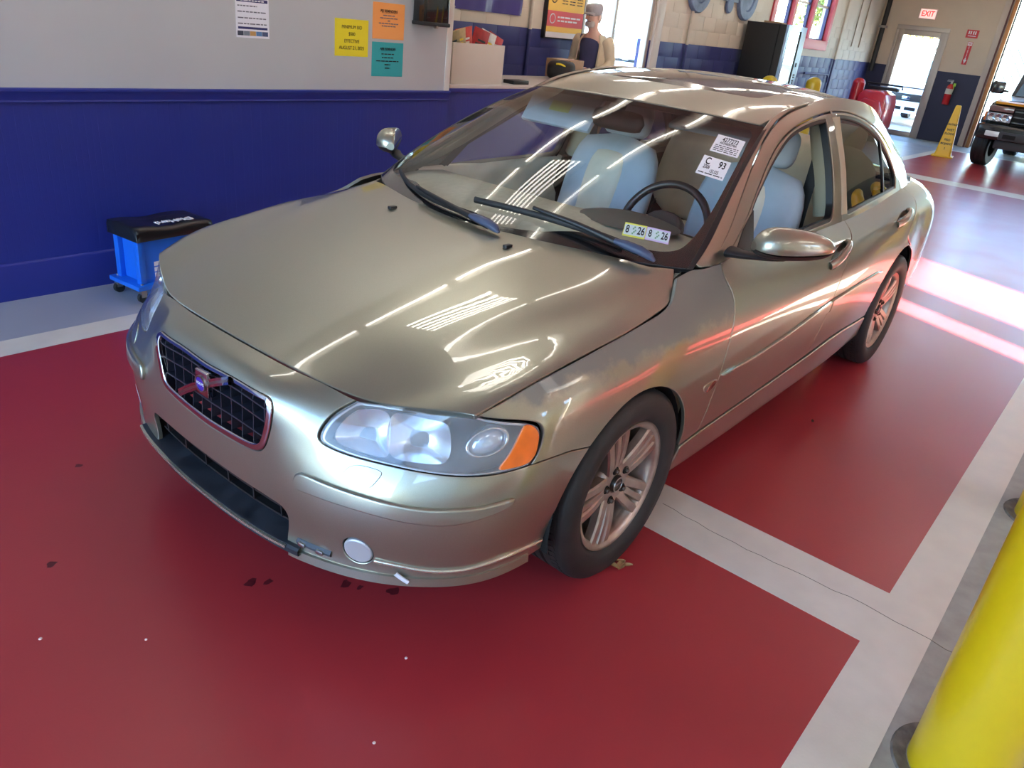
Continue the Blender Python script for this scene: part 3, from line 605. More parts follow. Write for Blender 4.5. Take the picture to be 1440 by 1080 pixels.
def fair(P, n=4, closed=False):
    """light smoothing of hand-measured points (ends stay)"""
    P = np.array(P, float)
    for _ in range(n):
        Q = P.copy()
        Q[1:-1] = P[1:-1] * .5 + (P[:-2] + P[2:]) * .25
        if closed: Q[0] = P[0] * .5 + (P[-1] + P[1]) * .25; Q[-1] = P[-1] * .5 + (P[-2] + P[0]) * .25
        P = Q
    return P
def path(*segs):
    """join curves (each smoothed by itself, corners between them) to one closed outline"""
    L = []
    for s in segs:
        c = crom(s); L.append(c if not L or np.linalg.norm(L[-1][-1] - c[0]) > 1e-4 else c[1:])
    P = np.vstack(L)
    if np.linalg.norm(P[0] - P[-1]) < 1e-4: P = P[:-1]
    return P
def area(P): x, y = P[:, 0], P[:, 1]; return .5 * np.sum(x * np.roll(y, -1) - np.roll(x, -1) * y)
def inside(P, pts):
    x, y = pts[:, 0], pts[:, 1]; r = np.zeros(len(pts), bool); xj, yj = P[-1]
    for xi, yi in P:
        c = ((yi > y) != (yj > y)) & (x < (xj - xi) * (y - yi) / ((yj - yi) if yj != yi else 1e-12) + xi); r ^= c; xj, yj = xi, yi
    return r
def bdist(P, pts):
    A = P; B = np.roll(P, -1, 0); d = np.full(len(pts), 1e9)
    for a, b in zip(A, B):
        e = b - a; L = e @ e
        t = np.clip(((pts - a) @ e) / max(L, 1e-12), 0, 1); q = a + t[:, None] * e; d = np.minimum(d, np.hypot(*(pts - q).T))
    return d
def inset(P, d):
    """shrink an outline by d (grow if d<0)"""
    if area(P) < 0: P = P[::-1]
    e0 = P - np.roll(P, 1, 0); e1 = np.roll(P, -1, 0) - P
    def nrm(e): L = np.maximum(np.hypot(*e.T), 1e-9)[:, None]; e = e / L; return np.stack([-e[:, 1], e[:, 0]], 1)
    n0, n1 = nrm(e0), nrm(e1); n = n0 + n1; L = np.hypot(*n.T)[:, None]; n = n / np.maximum(L, .5); k = 1 / np.maximum((n * n0).sum(1), .5)
    return P + n * (d * k)[:, None]
class Sym:
    """surface seen from both sides of the centre line: u<0 is the mirrored half"""
    def __init__(s, S, flip=1): s.S = S; s.flip = flip
    def __call__(s, u, v):
        u = np.asarray(u, float); p = s.S(np.abs(u), v); p[:, 1] *= np.where(u < 0, -1, 1); return p
    def normal(s, u, v):
        u = np.asarray(u, float); n = s.S.normal(np.abs(u), v) * s.flip; n[:, 1] *= np.where(u < 0, -1, 1); return n
def panel(name, S, P, m, parent=None, holes=(), off=0., gap=.0018, bev=.003, flange=.014, step=.03, mirror=False, sort_tris=None, refine=None):
    """a sheet cut out of surface S along outline P (uv), with rounded rim and returned flange"""
    P = np.asarray(P, float)
    if area(P) < 0: P = P[::-1]
    rings = [(inset(P, gap), 1)] + [(inset(np.asarray(h, float) if area(np.asarray(h)) > 0 else np.asarray(h)[::-1], -gap), -1) for h in holes]
    tops = [inset(r, bev * s) if bev else r for r, s in rings]
    pts = [np.vstack(tops)]; edges = []; k = 0
    for t in tops:
        n = len(t); edges += [(k + i, k + (i + 1) % n) for i in range(n)]; k += n
    lo, hi = tops[0].min(0), tops[0].max(0)
    gx, gy = np.meshgrid(np.arange(lo[0], hi[0], step), np.arange(lo[1], hi[1], step * .866)); gx = gx + (np.arange(gx.shape[0]) % 2)[:, None] * step * .5
    g = np.stack([gx.ravel(), gy.ravel()], 1)
    if len(g):
        ok = inside(tops[0], g); g = g[ok]
        for h in tops[1:]: g = g[~inside(h, g)]
        for t in tops:
            if len(g): g = g[bdist(t, g) > step * .45]
    allp = np.vstack([pts[0], g]) if len(g) else pts[0]
    r = delaunay_2d_cdt([Vector(map(float, p)) for p in allp], edges, [], 0, 1e-7)
    uv = np.array([tuple(v) for v in r[0]]); fs = np.array([tuple(f) for f in r[2]])
    orig = r[3]
    cen = uv[fs].mean(1); ok = inside(tops[0], cen)
    for h in tops[1:]: ok &= ~inside(h, cen)
    fs = fs[ok]
    p = S(uv[:, 0], uv[:, 1]); nn = S.normal(uv[:, 0], uv[:, 1])
    V = list(p + nn * off); N = list(nn); F = []
    a = V[fs[0][0]]; tn = np.cross(np.array(V[fs[0][1]]) - a, np.array(V[fs[0][2]]) - a); rev = tn @ nn[fs[0][0]] < 0
    for f in fs: F.append(tuple(f[::-1]) if rev else tuple(f))
    nsurf = len(F)
    for (rg, s), t in zip(rings, tops):
        n = len(rg); pt = S(t[:, 0], t[:, 1]); nt_ = S.normal(t[:, 0], t[:, 1]); pr = S(rg[:, 0], rg[:, 1]); nr = S.normal(rg[:, 0], rg[:, 1])
        outd = pr - pt; outd /= np.maximum(np.linalg.norm(outd, axis=1), 1e-9)[:, None]
        if not bev: outd = np.zeros_like(pr)
        lay = [(pt + nt_ * off, nt_)]
        if bev: lay.append((pr + nr * (off - bev * .9), nr * .5 + outd * .85))
        lay.append((pr + nr * (off - bev * .9), outd if bev else nr)); lay.append((pr + nr * (off - flange), outd if bev else nr))
        b0 = len(V)
        for q, n_ in lay: V += list(q); N += list(n_ / np.maximum(np.linalg.norm(n_, axis=1), 1e-9)[:, None])
        pairs = ([(0, 1), (2, 3)] if bev else [(1, 2)])
        for i, j in pairs:
            for q in range(n):
                q2 = (q + 1) % n; f = (b0 + i * n + q, b0 + i * n + q2, b0 + j * n + q2, b0 + j * n + q)
                F.append(f[::-1] if (s > 0) == (not rev) else f)
    V = np.array(V); N = np.array(N)
    if mirror: V[:, 1] *= -1; N[:, 1] *= -1; F = [f[::-1] for f in F]
    used = sorted({i for f in F for i in f}); mp = {o_: i for i, o_ in enumerate(used)}
    V = V[used]; N = N[used]; F = [tuple(mp[i] for i in f) for f in F]
    me = bpy.data.meshes.new(name); me.from_pydata(V.tolist(), [], F); me.update()
    for q in me.polygons: q.use_smooth = True
    me.normals_split_custom_set_from_vertices(N.tolist())
    return link(name, me, m, parent)
def grid_part(name, pts, m, parent=None, smooth=True, flip=False, angle=None):
    """patch through a rectangular array of points"""
    A = np.asarray(pts, float); a, b = A.shape[:2]; F = []
    for i in range(a - 1):
        for j in range(b - 1):
            f = (i * b + j, i * b + j + 1, (i + 1) * b + j + 1, (i + 1) * b + j); F.append(f[::-1] if flip else f)
    return raw(name, A.reshape(-1, 3), F, m, parent, smooth=smooth, angle=angle)
def strip_on(name, S, P, half, m, parent=None, off=0., thick=.006, mirror=False):
    """raised round-topped strip along a uv curve of a surface"""
    P = crom(P, .02); pos = S(P[:, 0], P[:, 1]); nn = S.normal(P[:, 0], P[:, 1]); T = np.gradient(pos, axis=0); T /= np.linalg.norm(T, axis=1)[:, None]; B = np.cross(nn, T)
    prof = [(-1, -.4), (-.95, .5), (-.5, .95), (0, 1.05), (.5, .95), (.95, .5), (1, -.4)]
    A = np.array([[pos[i] + B[i] * half * a + nn[i] * (off + thick * h) for a, h in prof] for i in range(len(P))])
    if mirror: A[:, :, 1] *= -1
    o = grid_part(name, A, m, parent, smooth=True)
    return o

# ------------------------------------------------------------------ the saloon
B = Sym(Surf(BODY, True, True, BODY_K)); H = Sym(Surf(HOOD, True, False, HOOD_K)); WS_ = Sym(Surf(WS)); RF = Sym(Surf(ROOF)); SD = Surf(SIDE, False); RW_ = Sym(Surf(RW), -1); BT = Sym(Surf(BOOT))
car = thing('sedan', 'champagne metallic four-door sedan parked on the red painted floor', 'car')
def c3(n, a=None, b=None): return np.array(UV[n][a:b], float)
def rv(a): return np.asarray(a)[::-1]
hl = fair(c3('hl'), 2); hlout = fair(c3('hlout'), 2); bf = c3('bumpfend'); doorF = fair(c3('doorF'), 5); bseam = fair(c3('bseam'), 5)
hl[0] = (.466, .716); hlout[-1] = (.806, .699); bf[0] = hl[-1]; hlout[0] = hl[-1]
ctr = B.S.near(np.array([.02, .88, .315]))
def arch(cx, r, a0, a1, n=40, cz=.318):
    L = []
    for t in np.linspace(math.radians(a0), math.radians(a1), n):
        L.append(B.S.near(np.array([cx + r * math.cos(t), .885, cz + r * math.sin(t)]))[:2])
    return np.array(L)
def uv_at(x, y, z): return np.array(B.S.near(np.array([x, y, z]))[:2])
aF = arch(.02, .342, 174, 46); aF2 = arch(.02, .342, 46, -13)     # rear foot -> seam -> bumper foot
bf[-1] = aF[-1]; bf[-2] = (bf[-3] + bf[-1]) / 2
aR = arch(-2.70, .375, 176, 8)                                 # rear foot -> front foot
dbot = np.array([aF[0] * [1, 1], doorF[-1], [2.301, .201], bseam[0], [3.2, .232], aR[-1]]); dbot[0] = (aF[0][0], .172)
aF[0] = dbot[0]; doorF[-1] = dbot[1]
VT = .717
# grille outline: measured on the near side, mirrored
g = np.array([(.0, .324), (.131, .329), (.212, .338), (.242, .348), (.260, .366), (.273, .405), (.286, .458), (.291, .505), (.290, .535), (.281, .557), (.268, .566), (.255, .566), (.193, .560), (.098, .556), (0, .553)])
gfull = path(np.vstack([g, (rv(g) * [-1, 1])[1:-1], g[:1]]))
gfull = fair(gfull, 6, True)
lowop = path(np.vstack([[(-.0, .206), (.16, .205), (.28, .206), (.335, .202), (.35, .185), (.349, .16), (.342, .13)]]), [(.342, .13), (0, .124), (-.342, .13)], np.vstack([[(-.342, .13), (-.349, .16), (-.35, .185), (-.335, .202), (-.28, .206), (-.16, .205), (0, .206)]]))
def oval(cu, cv, a, b, rot=0, n=36):
    t = np.linspace(0, 2 * PI, n, endpoint=False); c, s = math.cos(rot), math.sin(rot); x, y = a * np.cos(t), b * np.sin(t)
    return np.stack([cu + x * c - y * s, cv + x * s + y * c], 1)
fogc = (.570, .158)
fogh = oval(fogc[0], fogc[1], .044, .040)
half = [np.array([(0, .206), (.16, .205), (.28, .206), (.335, .203), (.350, .188), (.349, .16), (.343, .11), (.352, .078), (.40, .066)]), np.array([(.40, .066), (.5, .062), (.95, .062), aF2[-1]]), rv(aF2), rv(bf), rv(hl), np.array([(.466, .716), (.40, .7165), (.28, .717), (.15, .717), (0, .717)])]
hh = np.vstack([crom(s, .012) if i == 0 else crom(s, .012)[1:] for i, s in enumerate(half)])
bump = np.vstack([hh, (rv(hh) * [-1, 1])[1:-1]])
gap_off = [(-fogc[0], fogc[1])]
bumper = panel('front_bumper', B, bump, PAINT, car, holes=[gfull, fogh, fogh * [-1, 1]], step=.024)
bumper['label'] = 'champagne front bumper with scuffed lower edge and missing lower grille trim'
# lower lip, deflector and trim of the bumper
def lip(name, u0, u1, v, offs, m, n=40):
    """strip that follows the bumper at height v, cross-section given by (offset, dz)"""
    us = np.linspace(u0, u1, n); A = []
    p = B(us, np.full(n, v)); nn = B.normal(us, np.full(n, v)); nn[:, 2] = 0; nn /= np.linalg.norm(nn, axis=1)[:, None]
    for i in range(n): A.append([p[i] + nn[i] * o_ + np.array([0, 0, dz]) for o_, dz in offs])
    return grid_part(name, A, m, bumper, smooth=True, angle=35)
lip('lower_deflector', -.45, .40, .105, [(-.10, .012), (-.05, .006), (.012, .0), (.018, -.006), (.016, -.022), (-.06, -.03)], mat('deflector_plastic', (40, 44, 52), .55, noise=.5, nscale=18, rvar=.15))
lip('lip_edge', -.45, .36, .105, [(.014, -.001), (.021, -.002), (.022, -.009), (.014, -.010)], TRIM)
for u0_, u1_ in ((.36, 1.02), (-1.02, -.44)): lip('valance', u0_, u1_, .075, [(-.012, .02), (.006, .012), (.008, -.012), (-.02, -.024), (-.10, -.026)], PAINT)
lip('clip_strip', .385, .49, .118, [(-.03, .014), (.001, .012), (.008, .004), (.004, -.006), (-.03, -.01)], mat('clip_plastic', (60, 66, 74), .5))
for s in (1,):
    for k in range(2):
        u = s * (.405 + .055 * k); p = B([u], [.118])[0]; n_ = B.normal([u], [.118])[0]
        box('trim_clip', -.006, .006, -.011, .011, -.005, .007, SATIN, bumper, bevel=.002, M=basis_m(p + n_ * .006, n_, np.cross([0, 0, 1], n_)))
for s in (1, -1):
    P = np.array(UV['chromestrip']) * [s, 1]
    strip_on('lower_trim', B, P, .0065, TRIM, bumper, off=.001, thick=.006)
for mir in (False, True):
    st = path(np.vstack([UV['strip'][:], UV['strip'][:1]]))
    o = panel('bumper_strip', B.S, fair(st, 3, True), PAINT, bumper, off=.013, bev=.008, flange=.024, gap=.001, step=.02, mirror=mir)
    o = panel('washer_cover', B.S, fair(path(np.vstack([UV['washer'], UV['washer'][:1]])), 1, True), PAINT, bumper, off=.003, bev=.002, gap=.0, flange=.02, step=.02, mirror=mir)
    fo = panel('fog_lamp', B.S, oval(fogc[0], fogc[1] - .002, .0425, .038), FOGGLASS, bumper, off=.002, bev=.006, gap=0, flange=.03, step=.015, mirror=mir)
    fo['label'] = 'frosted oval fog lamp'
    panel('fog_lamp_recess', B.S, oval(fogc[0], fogc[1], .055, .05), BLACK, bumper, off=-.018, bev=0, gap=0, flange=.01, step=.02, mirror=mir)
strip_on('scuff_mark', B.S, np.array([(.680, .110), (.696, .096), (.716, .080)]), .006, mat('scuff_white', (206, 206, 214), .5), bumper, off=.010, thick=.003)
# lower intake mesh
for u in np.linspace(-.30, .30, 6):
    P = np.array([(u, .150), (u, .18), (u, .21)]); pos = B(P[:, 0], P[:, 1]); nn = B.normal(P[:, 0], P[:, 1])
    A = [[pos[i] - nn[i] * d + np.array([0, t, 0]) for d, t in ((.02, -.003), (.02, .003), (.05, .003), (.05, -.003), (.02, -.003))] for i in range(3)]
    grid_part('intake_bar', A, BLACK, bumper, smooth=False)
for v in (.15, .18):
    us = np.linspace(-.34, .34, 21); pos = B(us, np.full(21, v)); nn = B.normal(us, np.full(21, v))
    A = [[pos[i] - nn[i] * d + np.array([0, 0, t]) for d, t in ((.022, -.003), (.022, .003), (.05, .003), (.05, -.003), (.022, -.003))] for i in range(21)]
    grid_part('intake_bar', A, BLACK, bumper, smooth=False)
panel('intake_back', B, inset(lowop, -.03), DARK, bumper, off=-.09, bev=0, gap=0, flange=.001, step=.05)
# grille
gin = inset(gfull, .022)
gr = panel('grille', B, gfull, CHROME, car, holes=[gin], off=.004, bev=.005, gap=.0005, flange=.03, step=.02)
gr['label'] = 'chrome framed egg-crate grille with slanted badge bar'
panel('grille_back', B, gfull, DARK, gr, off=-.07, bev=0, gap=0, flange=.001, step=.05)
gwall_p = inset(gin, -.002)
def bar_on(name, P, par, w_, d0, d1, m):
    pos = B(P[:, 0], P[:, 1]); nn = B.normal(P[:, 0], P[:, 1]); T = np.gradient(pos, axis=0); T /= np.linalg.norm(T, axis=1)[:, None]; bb = np.cross(nn, T)
    A = [[pos[i] + nn[i] * d + bb[i] * t for d, t in ((d0, -w_), (d0, w_), (d1, w_), (d1, -w_), (d0, -w_))] for i in range(len(P))]
    return grid_part(name, A, m, par, smooth=False)
GBAR = mat('grille_bar', (38, 42, 54), .35, coat=.2)
for u in np.linspace(-.248, .248, 11):
    vs = np.linspace(.30, .60, 240); ok = inside(gwall_p, np.stack([np.full(240, u), vs], 1))
    if ok.any(): a, b = vs[ok][0], vs[ok][-1]; bar_on('grille_bar', np.stack([np.full(7, u), np.linspace(a, b, 7)], 1), gr, .0016, -.012, -.045, GBAR)
for v in (.392, .447, .502):
    us = np.linspace(-.31, .31, 400); ok = inside(gwall_p, np.stack([us, np.full(400, v)], 1))
    if ok.any(): a, b = us[ok][0], us[ok][-1]; bar_on('grille_bar', np.stack([np.linspace(a, b, 25), np.full(25, v)], 1), gr, .0022, -.010, -.05, GBAR)
# slanted bar and badge: from lower right of the car to upper left
P = np.stack([np.linspace(-.135, .120, 11), np.linspace(.372, .541, 11)], 1)
bar_on('badge_bar', P, gr, .011, .012, .003, CHROME); bar_on('badge_bar', P, gr, .0035, .0135, .01, SATIN)
bp = B([0.0], [.468])[0]; bn = B.normal([0.0], [.468])[0]; by = np.cross(bn, [0, 1, 0]) * -1
if by[2] < 0: by = -by
bx = np.cross(by, bn); BM = basis_m(bp + bn * .008, bx, by)
bm = bmesh.new(); add_box(bm, -.029, .029, -.037, .037, -.02, .006, .004, BM); obj('badge', bm, CHROME, gr, angle=40)
V, F = lathe_vf([(.0, .004), (.0225, .004), (.0235, .0)], 40)
raw('badge_disc', [tuple(BM @ Vector((x, y, z + .005))) for x, y, z in V], F, BADGE, gr, angle=40)
V, F = lathe_vf([(.0205, .004), (.0205, .0065), (.0245, .0065), (.0245, .0)], 40)
raw('badge_ring', [tuple(BM @ Vector((x, y, z + .005))) for x, y, z in V], F, SATIN, gr, angle=40)
text('badge_lettering', 'VOLVO', .0115, BADGEW, gr, BM @ Matrix.Translation((0, 0, .0098)), bold=.0002)

# headlamps
hltop = c3('hltop')[1:-1]
hpoly = path(hl, hlout, np.vstack([hlout[-1:], hltop, hl[:1]]))
for mir in (False, True):
    lamp = panel('headlight', B.S, hpoly, HOUSING, car, off=-.055, bev=0, gap=.003, flange=.02, step=.03, mirror=mir)
    lamp['label'] = 'hazy clear headlight with amber end'
    panel('lens', B.S, hpoly, LENS, lamp, off=.0, bev=.004, gap=.004, flange=.012, step=.02, mirror=mir)
    rim = inset(hpoly, .016)
    panel('lamp_bezel', B.S, hpoly, mat('bezel', (196, 200, 206), .3, metal=.7), lamp, holes=[rim], off=-.012, bev=.003, gap=.004, flange=.04, step=.02, mirror=mir)
    panel('turn_signal', B.S, fair(path(np.vstack([UV['amber'], UV['amber'][:1]])), 2, True), AMBER, lamp, off=.002, bev=.003, gap=.002, flange=.008, step=.02, mirror=mir)
    for cn in ('cellA', 'cellB'):
        cp = fair(path(np.vstack([UV[cn], UV[cn][:1]])), 6, True)
        if len(UV[cn]) < 4: continue
        # bowl: rings shrinking inwards and going deeper
        A = []
        for k, d in [(k_, -.020 - .040 * math.sin(k_ * PI / 2)) for k_ in (0, .06, .14, .25, .38, .52, .66, .8, .92, .99)]:
            c = cp.mean(0); q = cp + (c - cp) * k; p = B.S(q[:, 0], q[:, 1]); n_ = B.S.normal(q[:, 0], q[:, 1]); r_ = p + n_ * d
            if mir: r_ = r_ * [1, -1, 1]
            A.append(np.vstack([r_, r_[:1]]))
        grid_part('reflector', A, REFLECTOR, lamp)
    lc = UV['lampc'][0]
    for mm, nm, rg in ((CHROME, 'lamp_ring', [(.053, -.03), (.0515, -.010), (.0495, -.006), (.0445, -.006), (.043, -.010), (.042, -.03)]), (mat('projector', (190, 200, 214), .08, metal=.6, coat=1), 'projector_lens', [(.043, -.028), (.040, -.021), (.033, -.016), (.022, -.013), (.010, -.012), (.001, -.012)])):
        A = []
        for r_o, dd in rg:
            q = oval(lc[0], lc[1], r_o, r_o); q = np.vstack([q, q[:1]]); p = B.S(q[:, 0], q[:, 1]); n_ = B.S.normal(q[:, 0], q[:, 1]); r_ = p + n_ * dd
            if mir: r_ = r_ * [1, -1, 1]
            A.append(r_)
        grid_part(nm, A, mm, lamp)

# bonnet
hs = fair(c3('hoodside'), 1); hs = np.vstack([[(.789, .004)], hs])
hr = fair(c3('hoodrear'), 5)[:-1]; hr = np.vstack([hs[-1:], [(.556, .995)], hr, [(0, .962)]])
hh = np.vstack([crom(np.array([(0, .003), (.236, .003), (.43, .003), (.535, .003), (.666, .003), (.789, .004)]), .012), crom(hs, .012)[1:], crom(hr, .012)[1:]])
hood = panel('hood', H, np.vstack([hh, (rv(hh) * [-1, 1])[1:-1]]), PAINT, car, step=.03, gap=.0035, bev=.004, flange=.022)
for s in (1, -1):
    q = H([s * .237], [.841])[0]; n_ = H.normal([.237], [.841])[0]
    bm = bmesh.new(); add_box(bm, -.016, .016, -.009, .009, -.002, .010, .004, Matrix.Translation(q)); obj('washer_nozzle', bm, BLACK, hood, angle=40)
# wings, doors and flanks (left measured, right mirrored)
hsb = c3('hoodside_b'); hsb[0] = hlout[-1]; hsb = np.vstack([hsb, [(1.668, .756), (1.684, .766)]])
ft = np.vstack([hsb[-1:], UV['fendtop'][:-1], doorF[:1]])
fend = path(rv(hlout), bf, rv(aF), dbot[:2], rv(doorF), rv(ft), rv(hsb))
dF = path(doorF, dbot[1:4], bseam, np.array([(3.197, .728), (2.6, .7195), (2.2, .7185), doorF[0]]))
rear_edge = np.array([aR[int(len(aR) * .36)], (4.05, .52), (4.20, .60), (4.285, .655), (4.30, .69), (4.272, .727)])
iR = int(len(aR) * .36)
dR = path(bseam, np.array([bseam[-1], (3.6, .722), (4.0, .724), rear_edge[-1]]), rv(rear_edge), aR[iR:], np.array([aR[-1], (3.2, .232), bseam[0]]))
rb_u = 4.60
qP = path(rear_edge, np.array([rear_edge[-1], (4.5, .718), (4.75, .715), (4.95, .713)]), np.array([(4.95, .713), (4.95, .62), (4.93, .56)]), np.array([(4.93, .56), (4.75, .555), (rb_u, .43)]), np.array([(rb_u, .43), aR[3]]), aR[3:iR + 1])
SILLV = .185
sill = path(np.vstack([[(aF[0][0] + .006, aF[0][1] - .004)], dbot[1:5] + [0, -.004], [aR[-1] + [-.005, -.004]]]), np.array([aR[-1] + [-.005, -.004], (aR[-1][0] + .01, .085)]), np.array([(aR[-1][0] + .01, .085), (2.8, .062), (aF[0][0] - .012, .062)]), np.array([(aF[0][0] - .012, .062), (aF[0][0] + .006, aF[0][1] - .004)]))
mold = fair(path(np.vstack([UV['molding'], UV['molding'][:1]])), 3, True)
mF = np.array([(1.885, .392), (2.15, .394), (2.40, .405), (2.70, .428), (2.905, .440), (2.892, .392), (2.6, .378), (2.3, .367), (2.10, .372), (1.98, .383)])
mR = np.array([(2.913, .441), (3.3, .445), (3.60, .437), (3.70, .425), (3.665, .405), (3.35, .395), (2.90, .391)])
DARKGAP = DARK
l1 = fair(c3('L1'), 3); l2 = fair(c3('L2'), 4); bsd = fair(c3('bsd'), 3); fw = c3('fwin'); wse = c3('wsedge')
TOPV = .352
for mir in (False, True):
    sgn = -1 if mir else 1; sd = 'right' if mir else 'left'
    fe = panel('front_fender', B.S, fend, WORN, car, step=.026, mirror=mir, gap=.003)
    fe['label'] = 'front fender with faded chalky lacquer along its upper edge'
    mk = panel('side_marker', B.S, fair(path(np.vstack([UV['marker'], UV['marker'][:1]])), 2, True), PAINT, fe, off=.004, bev=.003, gap=0, flange=.02, step=.02, mirror=mir)
    panel('marker_lens', B.S, oval(1.818, .372, .030, .011, .35), mat('marker_red', (120, 52, 40), .2, coat=.5), fe, off=.007, bev=.002, gap=0, flange=.01, step=.02, mirror=mir)
    fd = panel('front_door', B.S, dF, PAINT, car, step=.03, mirror=mir)
    rd = panel('rear_door', B.S, dR, PAINT, car, step=.03, mirror=mir)
    qd = panel('rear_quarter', B.S, qP, PAINT, car, step=.035, mirror=mir)
    sl_ = panel('sill', B.S, sill, PAINT, car, off=.006, step=.03, bev=.006, mirror=mir, flange=.03)
    panel('rub_strip', B.S, mF, PAINT, fd, off=.011, bev=.007, gap=.0, flange=.014, step=.02, mirror=mir)
    panel('rub_strip', B.S, mR, PAINT, rd, off=.011, bev=.007, gap=.0, flange=.014, step=.02, mirror=mir)
    # door handles: cup and grip
    for dname, par, cu, cv, a in (('hndF', fd, 2.96, .597, .135), ('hndR', rd, 3.93, .600, .125)):
        rot = .20 if dname == 'hndF' else .12
        cup = oval(cu, cv, a, .030, rot)
        panel('handle_cup', B.S, cup, mat('handle_cup', (70, 66, 52), .3, metal=.6, coat=.6), par, off=.0015, bev=.001, gap=0, flange=.004, step=.03, mirror=mir)
        us = np.linspace(-a * .95, a * .95, 15); P = np.stack([cu + us * math.cos(rot), cv + .006 + us * math.sin(rot)], 1); pos = B.S(P[:, 0], P[:, 1]); nn = B.S.normal(P[:, 0], P[:, 1])
        lift = .030 * (1 - (us / (a * .97)) ** 4); pos = pos + nn * lift[:, None]; pos[:, 1] *= sgn
        tube('door_handle', pos, .0125, PAINT, par, seg=12, sy=1.35)
    # cabin side
    ap = path(np.vstack([[(.03, .262)], wse[1:], [(.95, .3525), (1.1, TOPV), (1.24, TOPV)]]), np.vstack([[(1.24, TOPV)], rv(l1)[1:], [(.03, .262)]]))
    panel('pillar_trim', SD, ap, PAINT, car, off=.0, step=.03, mirror=mir, bev=.004)
    rail = path(np.vstack([l1[:-1], [(1.30, .3515)]]), np.array([(1.30, .3515), (1.5, .352), (1.9, .352), (2.3, .352), (2.70, .352)]), np.array([(2.70, .352), (2.715, .15), (2.72, .0)]), np.array([(2.72, .0), (2.50, .0)]), np.vstack([[(2.50, 0)], rv(l2)[:-1], [(.135, .0)]]), np.array([(.135, .0), l1[0]]))
    panel('roof_rail', SD, rail, PAINT, car, step=.03, mirror=mir, bev=.004)
    iB = 9
    tri = np.array([(.245, .012), (.382, .150), (.505, .184), (.424, .026), (.39, .006)])
    fw2 = np.vstack([[(.42, .020), (.505, .186)], fw[:-2], [(1.312, .03), (1.27, .022), (.975, .018), (.6, .018), (.42, .020)]])
    fhole = path(np.array([(.42, .02), (.505, .186)]), np.vstack([[(.505, .186)], fw[:7]]), fair(fw[6:-2], 2), np.array([fw[-3], (1.30, .026), (1.27, .020)]), np.array([(1.27, .020), (.9, .018), (.42, .02)]))
    ff = path(l2[:iB + 1], bsd, np.array([bsd[-1], (1.44, -.012)]), np.array([(1.44, -.012), (.8, -.012), (.16, -.010)]), np.array([(.16, -.010), l2[0]]))
    fr_ = panel('door_frame', SD, ff, PAINT, fd, holes=[fhole], step=.025, mirror=mir, bev=.004, flange=.03)
    panel('window_seal', SD, inset(fhole, -.010), BLACK, fd, holes=[inset(fhole, .008)], off=-.004, bev=.002, gap=0, flange=.03, step=.03, mirror=mir)
    panel('mirror_base', SD, tri, BLACK, fd, off=.004, bev=.003, gap=0, flange=.02, step=.03, mirror=mir)
    rw_ = c3('rwin'); qw = c3('qwin')
    rhole = path(fair(np.vstack([rw_[:6], qw[:4], [(2.385, .03)]]), 1), np.vstack([[(2.385, .03), (2.15, .026)], rw_[7:9]]), np.vstack([rw_[8:9], rw_[9:11]]), np.vstack([rw_[10:], rw_[:1]]))
    rf_ = path(l2[iB:], np.vstack([l2[-1:], [(2.50, -.01)]]), np.array([(2.50, -.01), (1.9, -.012), (1.44, -.012)]), np.vstack([[(1.44, -.012)], rv(bsd)]))
    panel('door_frame', SD, rf_, PAINT, rd, holes=[rhole], step=.025, mirror=mir, bev=.004, flange=.03)
    panel('window_seal', SD, inset(rhole, -.008), BLACK, rd, holes=[inset(rhole, .008)], off=-.004, bev=.002, gap=0, flange=.02, step=.03, mirror=mir)
    panel('window_glass', SD, rhole, REARGLASS, rd, off=-.012, bev=0, gap=0, flange=.002, step=.05, mirror=mir)
    bar = np.array([(2.125, .24), (2.135, .245), (2.152, .15), (2.158, .02), (2.135, .02), (2.13, .12)])
    panel('quarter_bar', SD, bar, BLACK, rd, off=-.004, bev=.002, gap=0, flange=.012, step=.03, mirror=mir)
    if mir: panel('window_glass', SD, fhole, SIDEGLASS, fd, off=-.012, bev=0, gap=0, flange=.002, step=.05, mirror=mir)
    # wheel arch liner
    for cx, r0 in ((.02, .352), (-2.70, .385)):
        A = []
        for t in np.linspace(math.radians(-11), math.radians(191), 24):
            A.append([(cx + r0 * math.cos(t), sgn * y, max(.318 + r0 * math.sin(t), .235)) for y in (.862 if cx > -1 else .845, .70, .55)])
        A.append(A[-1])
        grid_part('wheel_arch_liner', A, DARK, car)
    A = [[(cx + k * .37 * math.cos(t), sgn * .56, max(.318 + k * .37 * math.sin(t), .235)) for k in (0, 1)] for cx in (.02,) for t in np.linspace(-.3, 3.45, 20)]
    grid_part('wheel_arch_liner', A, DARK, car)
    A = [[(cx + k * .40 * math.cos(t), sgn * .56, max(.318 + k * .40 * math.sin(t), .235)) for k in (0, 1)] for cx in (-2.70,) for t in np.linspace(-.3, 3.45, 20)]
    grid_part('wheel_arch_liner', A, DARK, car)
    # inner skin so that no light passes through the gaps
    inn = path(np.array([(1.75, .12), (3.55, .12)]), np.array([(3.55, .12), (3.55, .36), (3.75, .52), (4.2, .52), (4.5, .36), (4.5, .14)]), np.array([(4.5, .14), (5.6, .14)]), np.array([(5.6, .14), (5.6, .66), (4.4, .66), (1.75, .66)]), np.array([(1.75, .66), (1.75, .12)]))
    panel('inner_skin', B.S, inn, DARK, car, off=-.05, bev=0, gap=0, flange=.001, step=.08, mirror=mir)
    inn2 = path(np.array([(1.0, .64), (1.3, .64), (1.75, .64)]), np.array([(1.75, .64), (1.75, .745)]), np.array([(1.75, .745), (1.4, .70), (.9, .70)]), np.array([(.9, .70), (1.0, .64)]))
